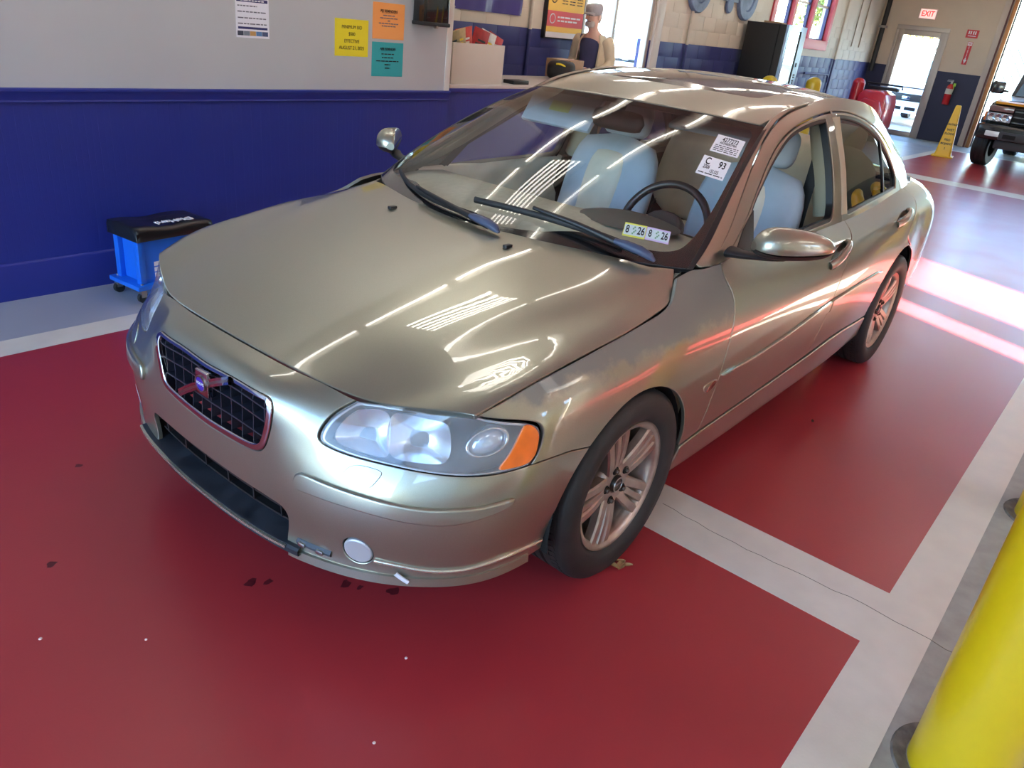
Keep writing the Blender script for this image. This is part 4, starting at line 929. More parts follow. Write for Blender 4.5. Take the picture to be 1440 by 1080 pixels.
    panel('inner_skin', B.S, inn2, DARK, car, off=-.035, bev=0, gap=0, flange=.001, step=.08, mirror=mir)
# structure under the bonnet, floor pan, rear end
box('engine_bay_cover', -.30, .55, -.50, .50, .25, .56, DARK, car)
box('floor_pan', -3.4, .50, -.55, .55, .17, .24, DARK, car); box('cabin_carpet', -2.9, -.55, -.72, .72, .245, .26, mat('carpet', (150, 146, 136), .9), car)
rbP = np.array([(rb_u, .43), (4.75, .555), (5.0, .56), (5.3, .56), (5.6627, .56)])
rb = np.vstack([crom(np.array([(5.6627, .06), (5.2, .06), (4.8, .06), (4.42, .075)])), crom(np.array([(4.42, .075), aR[2], aR[3], (rb_u, .43)])), crom(rbP)])
for mir in (False, True):
    panel('rear_bumper', B.S, path(rb, [rb[-1], rb[0]]), PAINT, car, step=.04, gap=0, mirror=mir)
    panel('tail_lamp', B.S, path(np.array([(4.95, .56), (5.15, .56)]), np.array([(5.15, .56), (5.15, .713)]), np.array([(5.15, .713), (4.95, .713)]), np.array([(4.95, .713), (4.95, .56)])), REDLENS, car, step=.04, mirror=mir, off=.003)
    panel('boot_panel', B.S, path(np.array([(5.15, .56), (5.6627, .56)]), np.array([(5.6627, .56), (5.6627, .715)]), np.array([(5.6627, .715), (5.15, .714)]), np.array([(5.15, .714), (5.15, .56)])), PAINT, car, step=.04, gap=0, mirror=mir)
W1 = BT.S.u1; bl = np.array([(-W1, 0), (W1, 0), (W1, BT.S.v1), (-W1, BT.S.v1)])
panel('boot_lid', BT, path(bl[:2], bl[1:3], bl[2:], bl[[3, 0]]), PAINT, car, step=.05)
W2 = RW_.S.u1
panel('rear_window', RW_, path(np.array([(-W2, 0), (W2, 0)]), np.array([(W2, 0), (W2, RW_.S.v1)]), np.array([(W2, RW_.S.v1), (-W2, RW_.S.v1)]), np.array([(-W2, RW_.S.v1), (-W2, 0)])), SIDEGLASS, car, step=.06, gap=.004, bev=0, flange=.004)
# roof with sunroof
ue = RF.S.uk[5]; uw = .555; vt = RF.S.v1
roofp = path(np.array([(-.552, .004), (-.3, .002), (0, .0), (.3, .002), (.552, .004)]), np.array([(.552, .004), (.560, .2), (.566, .5), (.57, .9), (.57, vt)]), np.array([(.57, vt), (-.57, vt)]), np.array([(-.57, vt), (-.57, .9), (-.566, .5), (-.56, .2), (-.552, .004)]))
def rrect(u0, u1, v0, v1, r, n=6):
    L = []
    for cx, cy, a in ((u1 - r, v1 - r, 0), (u0 + r, v1 - r, 90), (u0 + r, v0 + r, 180), (u1 - r, v0 + r, 270)):
        for t in np.linspace(0, 90, n): L.append((cx + r * math.cos(math.radians(a + t)), cy + r * math.sin(math.radians(a + t))))
    return np.array(L)
sr = rrect(-.40, .40, .30, .72, .05)
roof = panel('roof', RF, roofp, PAINT, car, holes=[sr], step=.04)
panel('sunroof', RF, sr, mat('sunroof_glass', (70, 66, 60), .06, coat=1), car, off=-.002, step=.05)
panel('headliner', RF, roofp, HEADL, car, off=-.035, bev=0, gap=.02, flange=.002, step=.08)
# windscreen
wu = WS_.S.u1; wv = WS_.S.v1
wsp = path(np.array([(-.69, .0), (-.4, .0), (0, .0), (.4, .0), (.69, .0)]), np.array([(.69, .0), (.700, .15), (.704, .5), (.700, .97)]), np.array([(.700, wv - .004), (0, wv - .004), (-.700, wv - .004)]), np.array([(-.700, .97), (-.704, .5), (-.700, .15), (-.69, 0)]))
fi = np.array([(0, .030), (.145, .036), (.27, .052), (.305, .085), (.36, .102), (.423, .094), (.529, .073), (.608, .066), (.640, .085), (.658, .127), (.680, .253), (.684, .5), (.672, .80), (.655, .955), (.60, .975), (.3, .98), (0, .982)])
fi = fair(fi, 1); fin = np.vstack([crom(fi), (rv(crom(fi)) * [-1, 1])[1:-1]])
# the black print is deeper on the driver's side foot of the glass only
wsg = panel('windshield', WS_, wsp, WSGLASS, car, off=0, bev=0, gap=.002, flange=.005, step=.05)
panel('printed_border', WS_, wsp, GLOSSBLK, wsg, holes=[fin], off=-.004, bev=0, gap=.003, flange=.001, step=.03)
wsf = path(np.array([(-.700, .0), (0, -.004), (.700, .0)]), np.array([(.700, .0), (.716, .15), (.718, .5), (.712, wv)]), np.array([(.712, wv), (0, wv + .002), (-.712, wv)]), np.array([(-.712, wv), (-.718, .5), (-.716, .15), (-.70, .0)]))
panel('windshield_seal', WS_, wsf, BLACK, car, holes=[inset(wsp, .004)], off=.001, bev=.002, gap=0, flange=.02, step=.03)
# scuttle between bonnet and glass
us = np.linspace(-1, 1, 61); A = []
for s in us:
    a = abs(s); sg = 1 if s >= 0 else -1
    hq = hr[::-1]; L_ = np.r_[0, np.cumsum(np.linalg.norm(np.diff(hq, axis=0), axis=1))]; t = a * L_[-1]
    p0 = H(np.array([np.interp(t, L_, hq[:, 0])]), np.array([np.interp(t, L_, hq[:, 1])]))[0]; p0[1] *= sg
    p1 = WS_(np.array([a * .70]), np.array([.02]))[0]; p1[1] *= sg; p1[2] -= .006; p0[2] -= .014
    mid = (p0 + p1) / 2; mid[2] -= .022; p00 = p0 + np.array([.03, 0, -.03])
    A.append([p00, p0 + np.array([.006, 0, 0]), p0 + (mid - p0) * .5 + np.array([0, 0, -.004]), mid, p1 + (mid - p1) * .3, p1, p1 + np.array([-.02, 0, -.03])])
cw = grid_part('scuttle_panel', A, mat('scuttle_plastic', (16, 16, 18), .22, coat=.4), car, flip=True)

# wipers
def ws_pts(P, off):
    P = crom(np.asarray(P, float), .04); p = WS_(P[:, 0], P[:, 1]); n_ = WS_.normal(P[:, 0], P[:, 1]); return p + n_ * np.broadcast_to(np.asarray(off, float).reshape(-1, 1), (len(P), 1))
for nm, blade, arm, lab in (('wiper', [(-.50, .088), (-.40, .066), (-.25, .044), (-.10, .034), (.04, .030)], [(-.27, .05), (-.12, .032), (.02, .010), (.12, -.012)], None),
                            ('wiper', [(-.02, .098), (.12, .105), (.28, .100), (.42, .080), (.50, .058)], [(.20, .115), (.36, .086), (.47, .048), (.555, .012)], None)):
    p = ws_pts(blade, .016); wb = tube(nm, p, .007, RUBBER, car, seg=8, sy=1.6)
    p2 = ws_pts(arm, .034); r = np.interp(np.linspace(0, 1, len(p2)), [0, .7, 1], [.007, .011, .013]); tube('wiper_arm', p2, r, BLACK, wb, seg=8)
    e = p2[-1]; d = p2[-1] - p2[-3]; d /= np.linalg.norm(d)
    cp = np.array([e - d * .09, e - d * .05, e, e + d * .035, e + d * .055]); cp[:, 2] += [.002, .006, .008, .004, -.004]
    tube('wiper_cap', cp, [.011, .018, .019, .016, .006], WIPERBLUE, wb, seg=12, sy=.8)
# paper stickers behind the glass
def ws_frame(c4):
    """frame of a sticker from its four measured uv corners (tl, tr, br, bl)"""
    q = np.array(c4, float); p = WS_(q[:, 0], q[:, 1]); n_ = WS_.normal(q[:1, 0], q[:1, 1])[0]; c = p.mean(0)
    xd = (p[1] - p[0]) + (p[2] - p[3]); yd = (p[0] - p[3]) + (p[1] - p[2])
    return basis_m(c + n_ * .0015, xd, yd), np.linalg.norm(xd) / 2, np.linalg.norm(yd) / 2
def barcode(M, x0, x1, y0, y1, m, par, n=28):
    bm = bmesh.new(); x = x0
    while x < x1:
        wv_ = random.choice((.0007, .0012, .0018)); add_box(bm, x, min(x + wv_, x1), y0, y1, 0, .0012, M=M); x += wv_ + random.choice((.0008, .0014))
    return obj('barcode', bm, m, par)
def lines(M, x0, x1, ys, h, m, par, name='printed_line', frac=1.):
    bm = bmesh.new()
    for y in ys:
        x = x0; xe = x0 + (x1 - x0) * (frac if y == ys[-1] else 1)
        while x < xe:
            wv_ = random.uniform(2, 6) * h; add_box(bm, x, min(x + wv_, xe), y - h / 2, y + h / 2, 0, .0012, M=M); x += wv_ + h * .9
    return tag(obj(name, bm, m, par), kind='stuff')
for cc, kind in ((UV['st1'], 0), (UV['st2'], 1)):
    M, wv_, hv = ws_frame(cc)
    bm = bmesh.new(); add_box(bm, -wv_ / 2, wv_ / 2, -hv / 2, hv / 2, -.0006, .0006, M=M); st = obj('lot_sticker', bm, PAPER)
    if kind == 0:
        tag(st, 'white paper lot sticker reading 4277273 on the windshield, upper one', 'sticker')
        text('lot_number', '4277273', hv * .36, INK, st, M @ Matrix.Translation((.02 * wv_, hv * .27, .0008)), sx=.36, bold=.0005)
        text('vehicle_number', 'ARS48E82M8A', hv * .17, INK, st, M @ Matrix.Translation((0, hv * .06, .0008)), sx=.46)
        lines(M, -wv_ * .42, wv_ * .42, [-hv * .10, -hv * .20, -hv * .30, -hv * .40], hv * .03, INK, st)
    else:
        tag(st, 'white paper sticker reading C 93 on the windshield, lower one', 'sticker')
        text('row_letter', 'C', hv * .50, INK, st, M @ Matrix.Translation((-wv_ * .27, hv * .24, .0008)), sx=.44, bold=.0008)
        text('row_number', '93', hv * .48, INK, st, M @ Matrix.Translation((wv_ * .26, hv * .20, .0008)), sx=.46, bold=.0008)
        text('year', '2006', hv * .28, INK, st, M @ Matrix.Translation((-wv_ * .24, -hv * .06, .0008)), sx=.36)
        text('mileage', '155,025', hv * .24, INK, st, M @ Matrix.Translation((wv_ * .08, -hv * .22, .0008)), sx=.36)
        lines(M, -wv_ * .44, wv_ * .44, [-hv * .38], hv * .04, INK, st)
for cc, rgb, lab in ((UV['ins1'], (214, 216, 92), 'yellow inspection sticker marked 8 26 low on the windshield'), (UV['ins2'], (196, 176, 214), 'lilac inspection sticker marked 8 26 low on the windshield')):
    M, wv_, hv = ws_frame(cc)
    bm = bmesh.new(); add_box(bm, -wv_ / 2, wv_ / 2, -hv / 2, hv / 2, -.0006, .0006, M=M); st = tag(obj('inspection_sticker', bm, mat('sticker_%d' % rgb[0], rgb, .5)), lab, 'sticker')
    bm = bmesh.new(); add_box(bm, -wv_ * .47, wv_ * .47, -hv * .38, hv * .38, 0, .0009, M=M); obj('sticker_print', bm, mat('sticker_print', (190, 206, 210), .5), st)
    text('month', '8', hv * .80, INK, st, M @ Matrix.Translation((-wv_ * .33, 0, .0012)), bold=.0006, sx=.5); text('year', '26', hv * .80, INK, st, M @ Matrix.Translation((wv_ * .28, 0, .0012)), bold=.0006, sx=.5)
    bm = bmesh.new()
    for k in range(5): add_box(bm, -.004 + .004 * (k % 3) - .004, .001 + .004 * (k % 3) - .004, -hv * .3 + k * hv * .12, -hv * .18 + k * hv * .12, .0008, .0014, M=M)
    obj('sticker_emblem', bm, mat('sticker_emblem', (110, 150, 120), .5), st)
# door mirrors
def mirror(sgn):
    ax0 = np.array([-.575, .875, .995]); ax1 = np.array([-.775, 1.045, 1.005]); d = ax1 - ax0; L = np.linalg.norm(d); d /= L
    fwd = np.cross(np.array([0, 0, 1.]), d) * -1; fwd /= np.linalg.norm(fwd)
    if fwd[0] < 0: fwd = -fwd
    up = np.array([0, 0, 1.]); A = []; Bs = []
    ts = [-.045, -.035, -.01, .03, .10, .2, .35, .5, .65, .8, .9, .97, 1.01, 1.028]
    for t in ts:
        c = ax0 + d * L * t
        k = max(0., 1 - abs((t - .49) / .54) ** 2.8) ** (1 / 2.4)
        hu = (.078 - .034 * max(t, 0)) * k + .002; hd = .046 * k + .002; dp = (.088 - .03 * max(t, 0)) * k + .003
        ring = []; rb_ = []
        for a in np.linspace(-.30, PI - .05, 16):
            z = math.sin(a); f = math.cos(a)
            f = math.copysign(abs(f) ** .7, f); ring.append(c + up * (hu * (abs(z) ** .68) * (1 if z >= 0 else -hd / hu * .3) + .004) + fwd * (f * dp if f > 0 else f * .012))
        for a in np.linspace(-.30, -PI + .05, 9):
            z = math.sin(a); f = math.cos(a); rb_.append(c + up * (hd * .82 * z + .004) + fwd * (f * dp * .96 if f > 0 else f * .012))
        A.append(ring); Bs.append(rb_)
    A = np.array(A); Bs = np.array(Bs)
    if sgn < 0: A[:, :, 1] *= -1; Bs[:, :, 1] *= -1
    mo = grid_part('door_mirror', A, PAINT, car); mo['label'] = 'body-coloured door mirror with black underside'
    grid_part('mirror_underside', Bs, BLACK, mo)
    gl = np.stack([A[:, -1], Bs[:, -1]], 1); grid_part('mirror_glass', gl, CHROME, mo, smooth=False)
    for e in (0, -1): raw('mirror_end', np.vstack([A[e], Bs[e][::-1]]), [tuple(range(len(A[e]) + len(Bs[e])))], PAINT, mo)
    P = np.array([(-.60, .78, .955), (-.60, .82, .956), (-.605, .86, .960), (-.63, .91, .965), (-.66, .94, .966)]); P[:, 1] *= sgn
    tube('mirror_arm', P, [.045, .034, .028, .028, .024], BLACK, mo, seg=14, sy=.42)
mirror(1); mirror(-1)

# wheels (built once at the origin, axle along y, outside towards +y)
def build_wheel():
    wv = thing('wheel', None, None); wv.parent = car
    T = [(.225, -.098), (.232, -.106), (.262, -.112), (.296, -.110), (.3125, -.096), (.3165, -.088)]
    for a, b in ((-.066, -.052), (-.026, -.012), (.012, .026), (.052, .066)): T += [(.318, a - .004), (.3185, a), (.311, a + .002), (.311, b - .002), (.3185, b)]
    T += [(.3165, .088), (.3125, .096), (.296, .110), (.262, .112), (.238, .107), (.228, .100), (.217, .090)]
    ty = lathe('tyre', T, RUBBER, wv, 72, 'y')
    bm = bmesh.new()
    for k in range(84):
        for sd_ in (1, -1):
            M = Matrix.Rotation(2 * PI * (k + (.5 if sd_ < 0 else 0)) / 84, 4, 'Y') @ Matrix.Translation((0, sd_ * .066, .3150)) @ Matrix.Rotation(sd_ * .35, 4, 'Z')
            add_box(bm, -.0088, .0088, -.012, .012, -.006, .0040, M=M)
    tag(obj('tread_block', bm, RUBBER, wv), kind='stuff')
    lathe('rim', [(.150, -.09), (.196, -.095), (.205, -.088), (.190, -.07), (.188, .045), (.196, .062), (.203, .080), (.206, .088), (.213, .094), (.2185, .0965), (.2195, .092), (.212, .086)], ALLOY, wv, 72, 'y')
    lathe('rim_lip', [(.192, .050), (.194, .080), (.198, .087), (.206, .0905), (.213, .094), (.2185, .0965)], ALLOY, wv, 72, 'y')
    lathe('brake_disc', [(.06, .02), (.145, .02), (.147, .012), (.147, 0), (.06, 0)], mat('brake_disc', (88, 82, 78), .45, metal=.8), wv, 40, 'y')
    lathe('brake_drum', [(0, -.03), (.183, -.03), (.185, -.06), (0, -.06)], DARK, wv, 40, 'y')
    # hub dish
    lathe('hub', [(0, .066), (.030, .066), (.033, .070), (.060, .072), (.074, .068), (.082, .056), (.084, .03), (.07, .02)], ALLOY, wv, 48, 'y')
    lathe('hub_cap', [(0, .0785), (.019, .0785), (.021, .081), (.026, .081), (.028, .077), (.028, .064)], mat('hub_cap_dark', (58, 54, 50), .35, metal=.6), wv, 40, 'y')
    lathe('hub_cap_ring', [(.021, .0795), (.0222, .0825), (.0255, .0825), (.0268, .0785)], SATIN, wv, 40, 'y')
    text('hub_cap_lettering', 'VOLVO', .0105, SATIN, wv, basis_m((0, .0792, 0), (-1, 0, 0), (0, 0, 1)), bold=.0002)
    for k in range(5):
        a0 = PI / 2 + k * 2 * PI / 5 + math.radians(-17)
        R_ = Matrix.Rotation(-a0, 4, 'Y')      # local x = radial
        for j in (-1, 0, 1):
            # rib: from the hub to the rim, fanning slightly, swelling at both ends
            P = []; W_ = []
            for t in np.linspace(0, 1, 9):
                r = .050 + (.211 - .050) * t; off = j * (.0195 + .0225 * t + .003 * math.sin(t * PI)); yy = .070 + .005 * math.sin(t * PI) + .019 * t
                wd = (.0145 if j else .0110) * (1 + .35 * (1 - t) ** 2 + .35 * t ** 6); P.append((r, yy, off)); W_.append(wd)
            V = []; F = []
            for (r, yy, off), wd in zip(P, W_):
                for dx, dy in ((-1, -.030), (-1, -.006), (-.72, 0), (.72, 0), (1, -.006), (1, -.030)): V.append(R_ @ Vector((r, yy + dy, off + dx * wd)))
            n = 6
            for i in range(len(P) - 1):
                for q in range(n): F.append((i * n + q, i * n + (q + 1) % n, (i + 1) * n + (q + 1) % n, (i + 1) * n + q))
            bm = bmesh.new(); vs = [bm.verts.new(v) for v in V]
            for f in F: bm.faces.new([vs[i] for i in f])
            obj('spoke', bm, ALLOY, wv, angle=35)
        # web closing the arm near hub, and lug nut
        V, F = lathe_vf([(0, .012), (.0075, .012), (.0085, .009), (.009, 0)], 6, 'y')
        c = R_ @ Vector((.056, .0715, 0)); raw('lug_nut', [tuple(Vector(v) + c) for v in V], F, mat('lug_nut', (96, 84, 74), .4, metal=.8), wv)
        V, F = lathe_vf([(.0095, .001), (.013, .0035), (.0145, .0)], 20, 'y')
        raw('lug_seat', [tuple(Vector(v) + c) for v in V], F, DARK, wv)
    return wv
w0 = build_wheel()
W_POS = [(0, .768, .3175, 0), (-2.715, .768, .3175, 0), (0, -.768, .3175, PI), (-2.715, -.768, .3175, PI)]
for i, (x, y, z, rz) in enumerate(W_POS):
    q = w0 if i == 0 else copy_tree(w0, car)
    q.location = (x, y, z); q.rotation_euler = (0, [0, .55, .2, .9][i] * 0, rz)

# cabin
def soft(name, pts_rings, m, par): return grid_part(name, pts_rings, m, par)
def cushion(name, M, sx, sy, sz, m, par, p=2.6, taper=0., n=14, k=20):
    A = []
    for i in range(n + 1):
        t = -1 + 2 * i / n; s = (max(0, 1 - abs(t) ** 3.5)) ** (1 / 3.5); row = []
        for j in range(k + 1):
            a = 2 * PI * j / k; c, s_ = math.cos(a), math.sin(a); rr_ = (abs(c) ** p + abs(s_) ** p) ** (-1 / p)
            w_ = 1 + taper * t
            row.append(M @ Vector((sx * rr_ * c * s * w_, sy * rr_ * s_ * s, sz * t)))
        A.append(row)
    return grid_part(name, A, m, par)
def seat(y, wide=.26):
    root = thing('car_seat', None, None); root.parent = car
    cushion('seat_cushion', Matrix.Translation((-1.30, y, .50)) @ Matrix.Rotation(PI / 2 - .12, 4, 'Y'), .10, wide, .27, SEAT, root)
    cushion('seat_back', Matrix.Translation((-1.60, y, .765)) @ Matrix.Rotation(-.30, 4, 'Y'), .085, wide, .36, SEAT, root, taper=-.10)
    cushion('seat_back_insert', Matrix.Translation((-1.575, y, .775)) @ Matrix.Rotation(-.30, 4, 'Y'), .075, wide * .50, .28, SEATB, root)
    cushion('headrest', Matrix.Translation((-1.735, y, 1.175)) @ Matrix.Rotation(-.22, 4, 'Y'), .055, .135, .095, SEAT, root)
    for s in (1, -1): tube('headrest_post', [(-1.735, y + s * .06, 1.16), (-1.72, y + s * .06, 1.08)], .008, SATIN, root, seg=8)
seat(.38); seat(-.38)
rs = thing('car_bench_seat', None, None); rs.parent = car
cushion('bench_cushion', Matrix.Translation((-2.25, 0, .53)) @ Matrix.Rotation(PI / 2 - .1, 4, 'Y'), .09, .64, .25, SEATB, rs)
cushion('bench_back', Matrix.Translation((-2.62, 0, .86)) @ Matrix.Rotation(-.42, 4, 'Y'), .08, .64, .34, SEATB, rs)
for y in (.36, -.36): cushion('headrest', Matrix.Translation((-2.80, y, 1.17)) @ Matrix.Rotation(-.3, 4, 'Y'), .05, .13, .075, SEATB, rs)
box('parcel_shelf', -3.10, -2.80, -.62, .62, .93, .955, SEATB, car, bevel=.008)
# dashboard: loft across the car
prof = [(-.20, .90), (-.34, .945), (-.50, .957), (-.64, .948), (-.715, .925), (-.735, .88), (-.70, .80), (-.66, .70), (-.62, .55), (-.58, .42)]
A = []
for y in np.linspace(-.72, .72, 25):
    k = 1 - .03 * (abs(y) / .72) ** 2; hump = .022 * math.exp(-((y - .38) / .17) ** 2)
    A.append([(x - .11 * (abs(y) / .72) ** 2.2, y, z * k + (hump if 1 < i < 6 else 0)) for i, (x, z) in enumerate(prof)])
dash = grid_part('dashboard', A, DASH, car)
A = [[(-.60 + .14 * math.cos(t) * r, .38 + .20 * math.sin(t) * r, .962 + .030 * (1 - r * r)) for r in (0, .4, .75, 1)] for t in np.linspace(0, 2 * PI, 25)]
grid_part('instrument_hood', A, DASHD, dash)
A = [[(-.42 + .11 * math.cos(t) * r, .20 + .24 * math.sin(t) * r, .956 + .010 * (1 - r * r)) for r in (0, .5, 1)] for t in np.linspace(0, 2 * PI, 25)]
box('centre_stack', -.78, -.70, -.13, .13, .55, .86, DASHD, dash, bevel=.02)
box('centre_console', -1.75, -.72, -.12, .12, .30, .55, DASHD, car, bevel=.03)
# steering wheel
swm = Matrix.Translation((-.86, .38, .895)) @ Matrix.Rotation(-.42, 4, 'Y') @ Matrix.Rotation(PI / 2, 4, 'Y')
P = [swm @ Vector((.185 * math.cos(t), .185 * math.sin(t), 0)) for t in np.linspace(0, 2 * PI, 49)]
sw = tube('steering_wheel', P, .0155, mat('wheel_leather', (22, 24, 28), .35), car, seg=10)
cushion('airbag_cover', swm, .075, .085, .035, mat('airbag', (40, 42, 42), .55), sw)
for a in (0, PI, -PI / 2):
    tube('wheel_spoke', [swm @ Vector((.05 * math.cos(a + PI / 2), .05 * math.sin(a + PI / 2), 0)), swm @ Vector((.18 * math.cos(a + PI / 2), .18 * math.sin(a + PI / 2), 0))], [.022, .013], DASHD, sw, seg=8, sy=.5)
tube('steering_column', [swm @ Vector((0, 0, .02)), (-.62, .38, .80)], .04, DASHD, dash, seg=12)
# rear-view mirror, visors
cushion('rear_view_mirror', Matrix.Translation((-1.02, .0, 1.245)) @ Matrix.Rotation(PI / 2, 4, 'X'), .022, .042, .13, mat('mirror_shell', (42, 36, 30), .5), car)
tube('mirror_stalk', [(-1.02, 0, 1.26), (-1.05, 0, 1.305)], .014, BLACK, car, seg=8)
for y, nm in ((-.36, 1), (.36, 0)):
    v = box('sun_visor', -.012, .012, -.19, .19, -.085, .085, SEAT, car, bevel=.01, M=Matrix.Translation((-1.12, y, 1.232) if nm else (-1.22, y, 1.275)) @ Matrix.Rotation(-.62 if nm else -1.25, 4, 'Y'))
    if nm: box('visor_label', .0125, .0135, -.06, .05, -.02, .03, mat('visor_label', (176, 186, 120), .6), car, M=Matrix.Translation((-1.12, y, 1.232)) @ Matrix.Rotation(-.62, 4, 'Y'))
# inner door trims, pillars, belts
for s in (1, -1):
    for x0, x1, nm in ((-1.70, -.62, 'door_trim'), (-2.27, -1.82, 'door_trim')):
        A = []
        for z, y in ((.36, .80), (.60, .795), (.66, .755), (.72, .755), (.76, .78), (.86, .765), (.925, .742), (.93, .765)):
            A.append([(x, s * y * (1 if x > -2 else .985), z) for x in np.linspace(x0, x1, 8)])
        grid_part(nm, A, SEATB, car)
    A = [[(x + (1.25 - z) * 0, s * (.735 - (z - .9) * .36), z) for x in (-1.73, -1.85)] for z in np.linspace(.55, 1.33, 6)]
    P = [(-1.79, s * .845, .45), (-1.79, s * .742, .93), (-1.79, s * .69, 1.1), (-1.79, s * .605, 1.32)]
    tube('pillar_trim_inner', np.array(P[1:]) + [0, -s * .03, 0], [.075, .072, .065], mat('pillar_beige', (168, 158, 134), .6), car, seg=14, sy=.8)
    tube('seat_belt', [(-1.77, s * .60, 1.22), (-1.74, s * .60, .95), (-1.66, s * .62, .50)], .024, mat('belt_black', (24, 24, 26), .7), car, seg=8, sy=.12)

# ------------------------------------------------------------------ things on the panelled wall
def sheet(name, x0, x1, z0, z1, rgb, label, cat='notice'):
    return tag(box(name, -(x0 - x1) / 2, (x0 - x1) / 2, 0, .0015, -(z1 - z0) / 2, (z1 - z0) / 2, mat('paper_%d_%d' % rgb[:2], rgb, .6), loc=((x0 + x1) / 2, YL + .0005, (z0 + z1) / 2)), label, cat)
def wtext(name, s, size, m, par, x, z, bold=.0, sx=1., y=.0022): return text(name, s, size, m, par, basis_m((x, y, z), (-1, 0, 0), (0, 0, 1)), depth=.0003, bold=bold, sx=sx)
def wlines(par, x0, x1, zs, h, m): return lines(basis_m((0, .0016, 0), (-1, 0, 0), (0, 0, 1)), x0, x1, zs, h, m, par)
GREYINK = mat('grey_ink', (110, 108, 120), .6)
s = sheet('notice_sheet', -1.51, -1.78, 1.236, 1.455, (240, 222, 40), 'yellow paper notice reading MINIMUM BID $500 on the wall')
for t, z in (('MINIMUM BID', .062), ('$500', .022), ('EFFECTIVE', -.020), ('AUGUST 21, 2025', -.060)): wtext('notice_text', t, .029, INK, s, 0, z, sx=.92)
s = sheet('notice_sheet', -1.815, -2.092, 1.352, 1.571, (252, 168, 92), 'orange paper notice headed PSI REMINDERS on the wall')
wtext('notice_heading', 'PSI REMINDERS', .022, INK, s, 0, .060, bold=.0006); wlines(s, -.062, .062, [.049], .0016, INK); wlines(s, -.05, .05, [.034], .006, GREYINK); wlines(s, -.075, .075, [.018], .006, GREYINK); wlines(s, -.01, .01, [.002], .006, GREYINK); wlines(s, -.085, .085, [-.014], .006, GREYINK); wlines(s, -.06, .06, [-.030], .006, GREYINK)
s = sheet('notice_sheet', -1.815, -2.092, 1.119, 1.333, (46, 168, 172), 'teal paper notice headed ARB REMINDER on the wall')
wtext('notice_heading', 'ARB REMINDER', .020, INK, s, 0, .066, bold=.0006); wlines(s, -.060, .060, [.056], .0016, INK)
for z, h in ((.034, .055), (.012, .05), (-.010, .10), (-.032, .025), (-.054, .022)): wlines(s, -h, h, [z], .0065, INK)
s = sheet('notice_sheet', -.82, -1.035, 1.309, 1.60, (236, 236, 244), 'white paper notice with dark blue bars and pictures along its foot')
NV = mat('print_navy', (44, 48, 104), .6); RD = mat('print_red', (206, 60, 60), .6)
for a, b, c, d, m_ in ((-.100, .100, .040, .056, NV), (-.095, .095, -.100, -.088, NV), (.012, .095, .064, .085, NV)):
    box('printed_bar', a, b, .0014, .0022, c, d, m_, s)
lines(basis_m((0, .0016, 0), (-1, 0, 0), (0, 0, 1)), -.095, -.012, [.074], .012, RD, s); lines(basis_m((0, .0020, 0), (-1, 0, 0), (0, 0, 1)), -.075, .075, [.048], .006, PAPER, s)
for z in (.020, -.010, -.042, -.072): wlines(s, -.095, .03 if z > 0 else .09, [z], .006, GREYINK)
for k, rgb in enumerate(((60, 66, 84), (120, 128, 140), (196, 150, 90), (88, 130, 178), (70, 84, 120))): box('printed_photo', .10 - .04 * k - .038, .10 - .04 * k, .0014, .0022, -.134, -.110, mat('print_%d' % k, rgb, .6), s)
dp = thing('paper_towel_dispenser', 'small black wall box near the corner beside the orange notice', 'dispenser', (-2.29, YL, 1.62))
box('dispenser_body', -.125, .125, 0, .11, -.155, .20, GLOSSBLK, dp, bevel=.02); box('dispenser_rim', -.13, .13, 0, .118, -.160, -.135, BLACK, dp, bevel=.008); tube('dispenser_lock', [(0, .09, -.165), (0, .122, -.165)], .010, SATIN, dp, seg=10)
box('dispenser_window', -.10, .10, .108, .114, -.11, .16, mat('dark_window', (14, 14, 16), .08, coat=1), dp, bevel=.002)

# rolling stool by the wall
BLUET = mat('stool_blue', (24, 104, 214), .32, coat=.3)
st = thing('mechanic_stool', 'bright blue rolling mechanic stool with sagging black padded top', 'stool', (-.165, -2.235, 0), math.radians(6))
A = []
box('stool_panel', -.205, .205, .092, .102, .095, .335, BLUET, st, bevel=.003); box('stool_panel', -.205, .205, -.102, -.092, .095, .335, BLUET, st, bevel=.003)
box('stool_panel', .175, .185, -.095, .095, .10, .335, BLUET, st); box('stool_panel', -.205, -.195, -.095, .095, .10, .335, BLUET, st)
for y0, y1 in ((.070, .110), (-.110, -.070)): box('corner_post', .178, .212, y0, y1, .09, .335, BLUET, st, bevel=.004); box('corner_post', -.212, -.178, y0, y1, .09, .335, BLUET, st, bevel=.004)
box('stool_tray', -.235, .245, -.135, .135, .072, .098, BLUET, st, bevel=.006)
for x, y in ((.21, .11), (.21, -.11), (-.21, .11), (-.21, -.11)):
    c = thing('caster', None, None); c.parent = st; c.location = (x, y, 0)
    tube('caster_wheel', [(0, -.011, .028), (0, .011, .028)], .028, RUBBER, c, seg=18); box('caster_fork', -.016, .016, -.017, .017, .032, .072, SATIN, c, bevel=.004); tube('caster_bolt', [(0, 0, .07), (0, 0, .104)], .008, SATIN, c, seg=8)
N = 17; A = []
def top_z(x, y): return .400 - .030 * math.exp(-((x - .03) / .11) ** 2) * (.6 + .4 * math.cos(y * 9)) + .012 * math.sin(x * 9 + 1)
for i in range(N):
    x = -.225 + .45 * i / (N - 1); row = []
    for y, dz in ((-.13, None), (-.135, -.02), (-.125, 0), (-.06, 0), (0, 0), (.06, 0), (.125, 0), (.135, -.02), (.13, None)):
        row.append((x, y, .332 if dz is None else top_z(x, y) + dz))
    A.append(row)
A = [[(A[0][j][0], A[0][j][1], .332) for j in range(9)]] + A + [[(A[-1][j][0], A[-1][j][1], .332) for j in range(9)]]
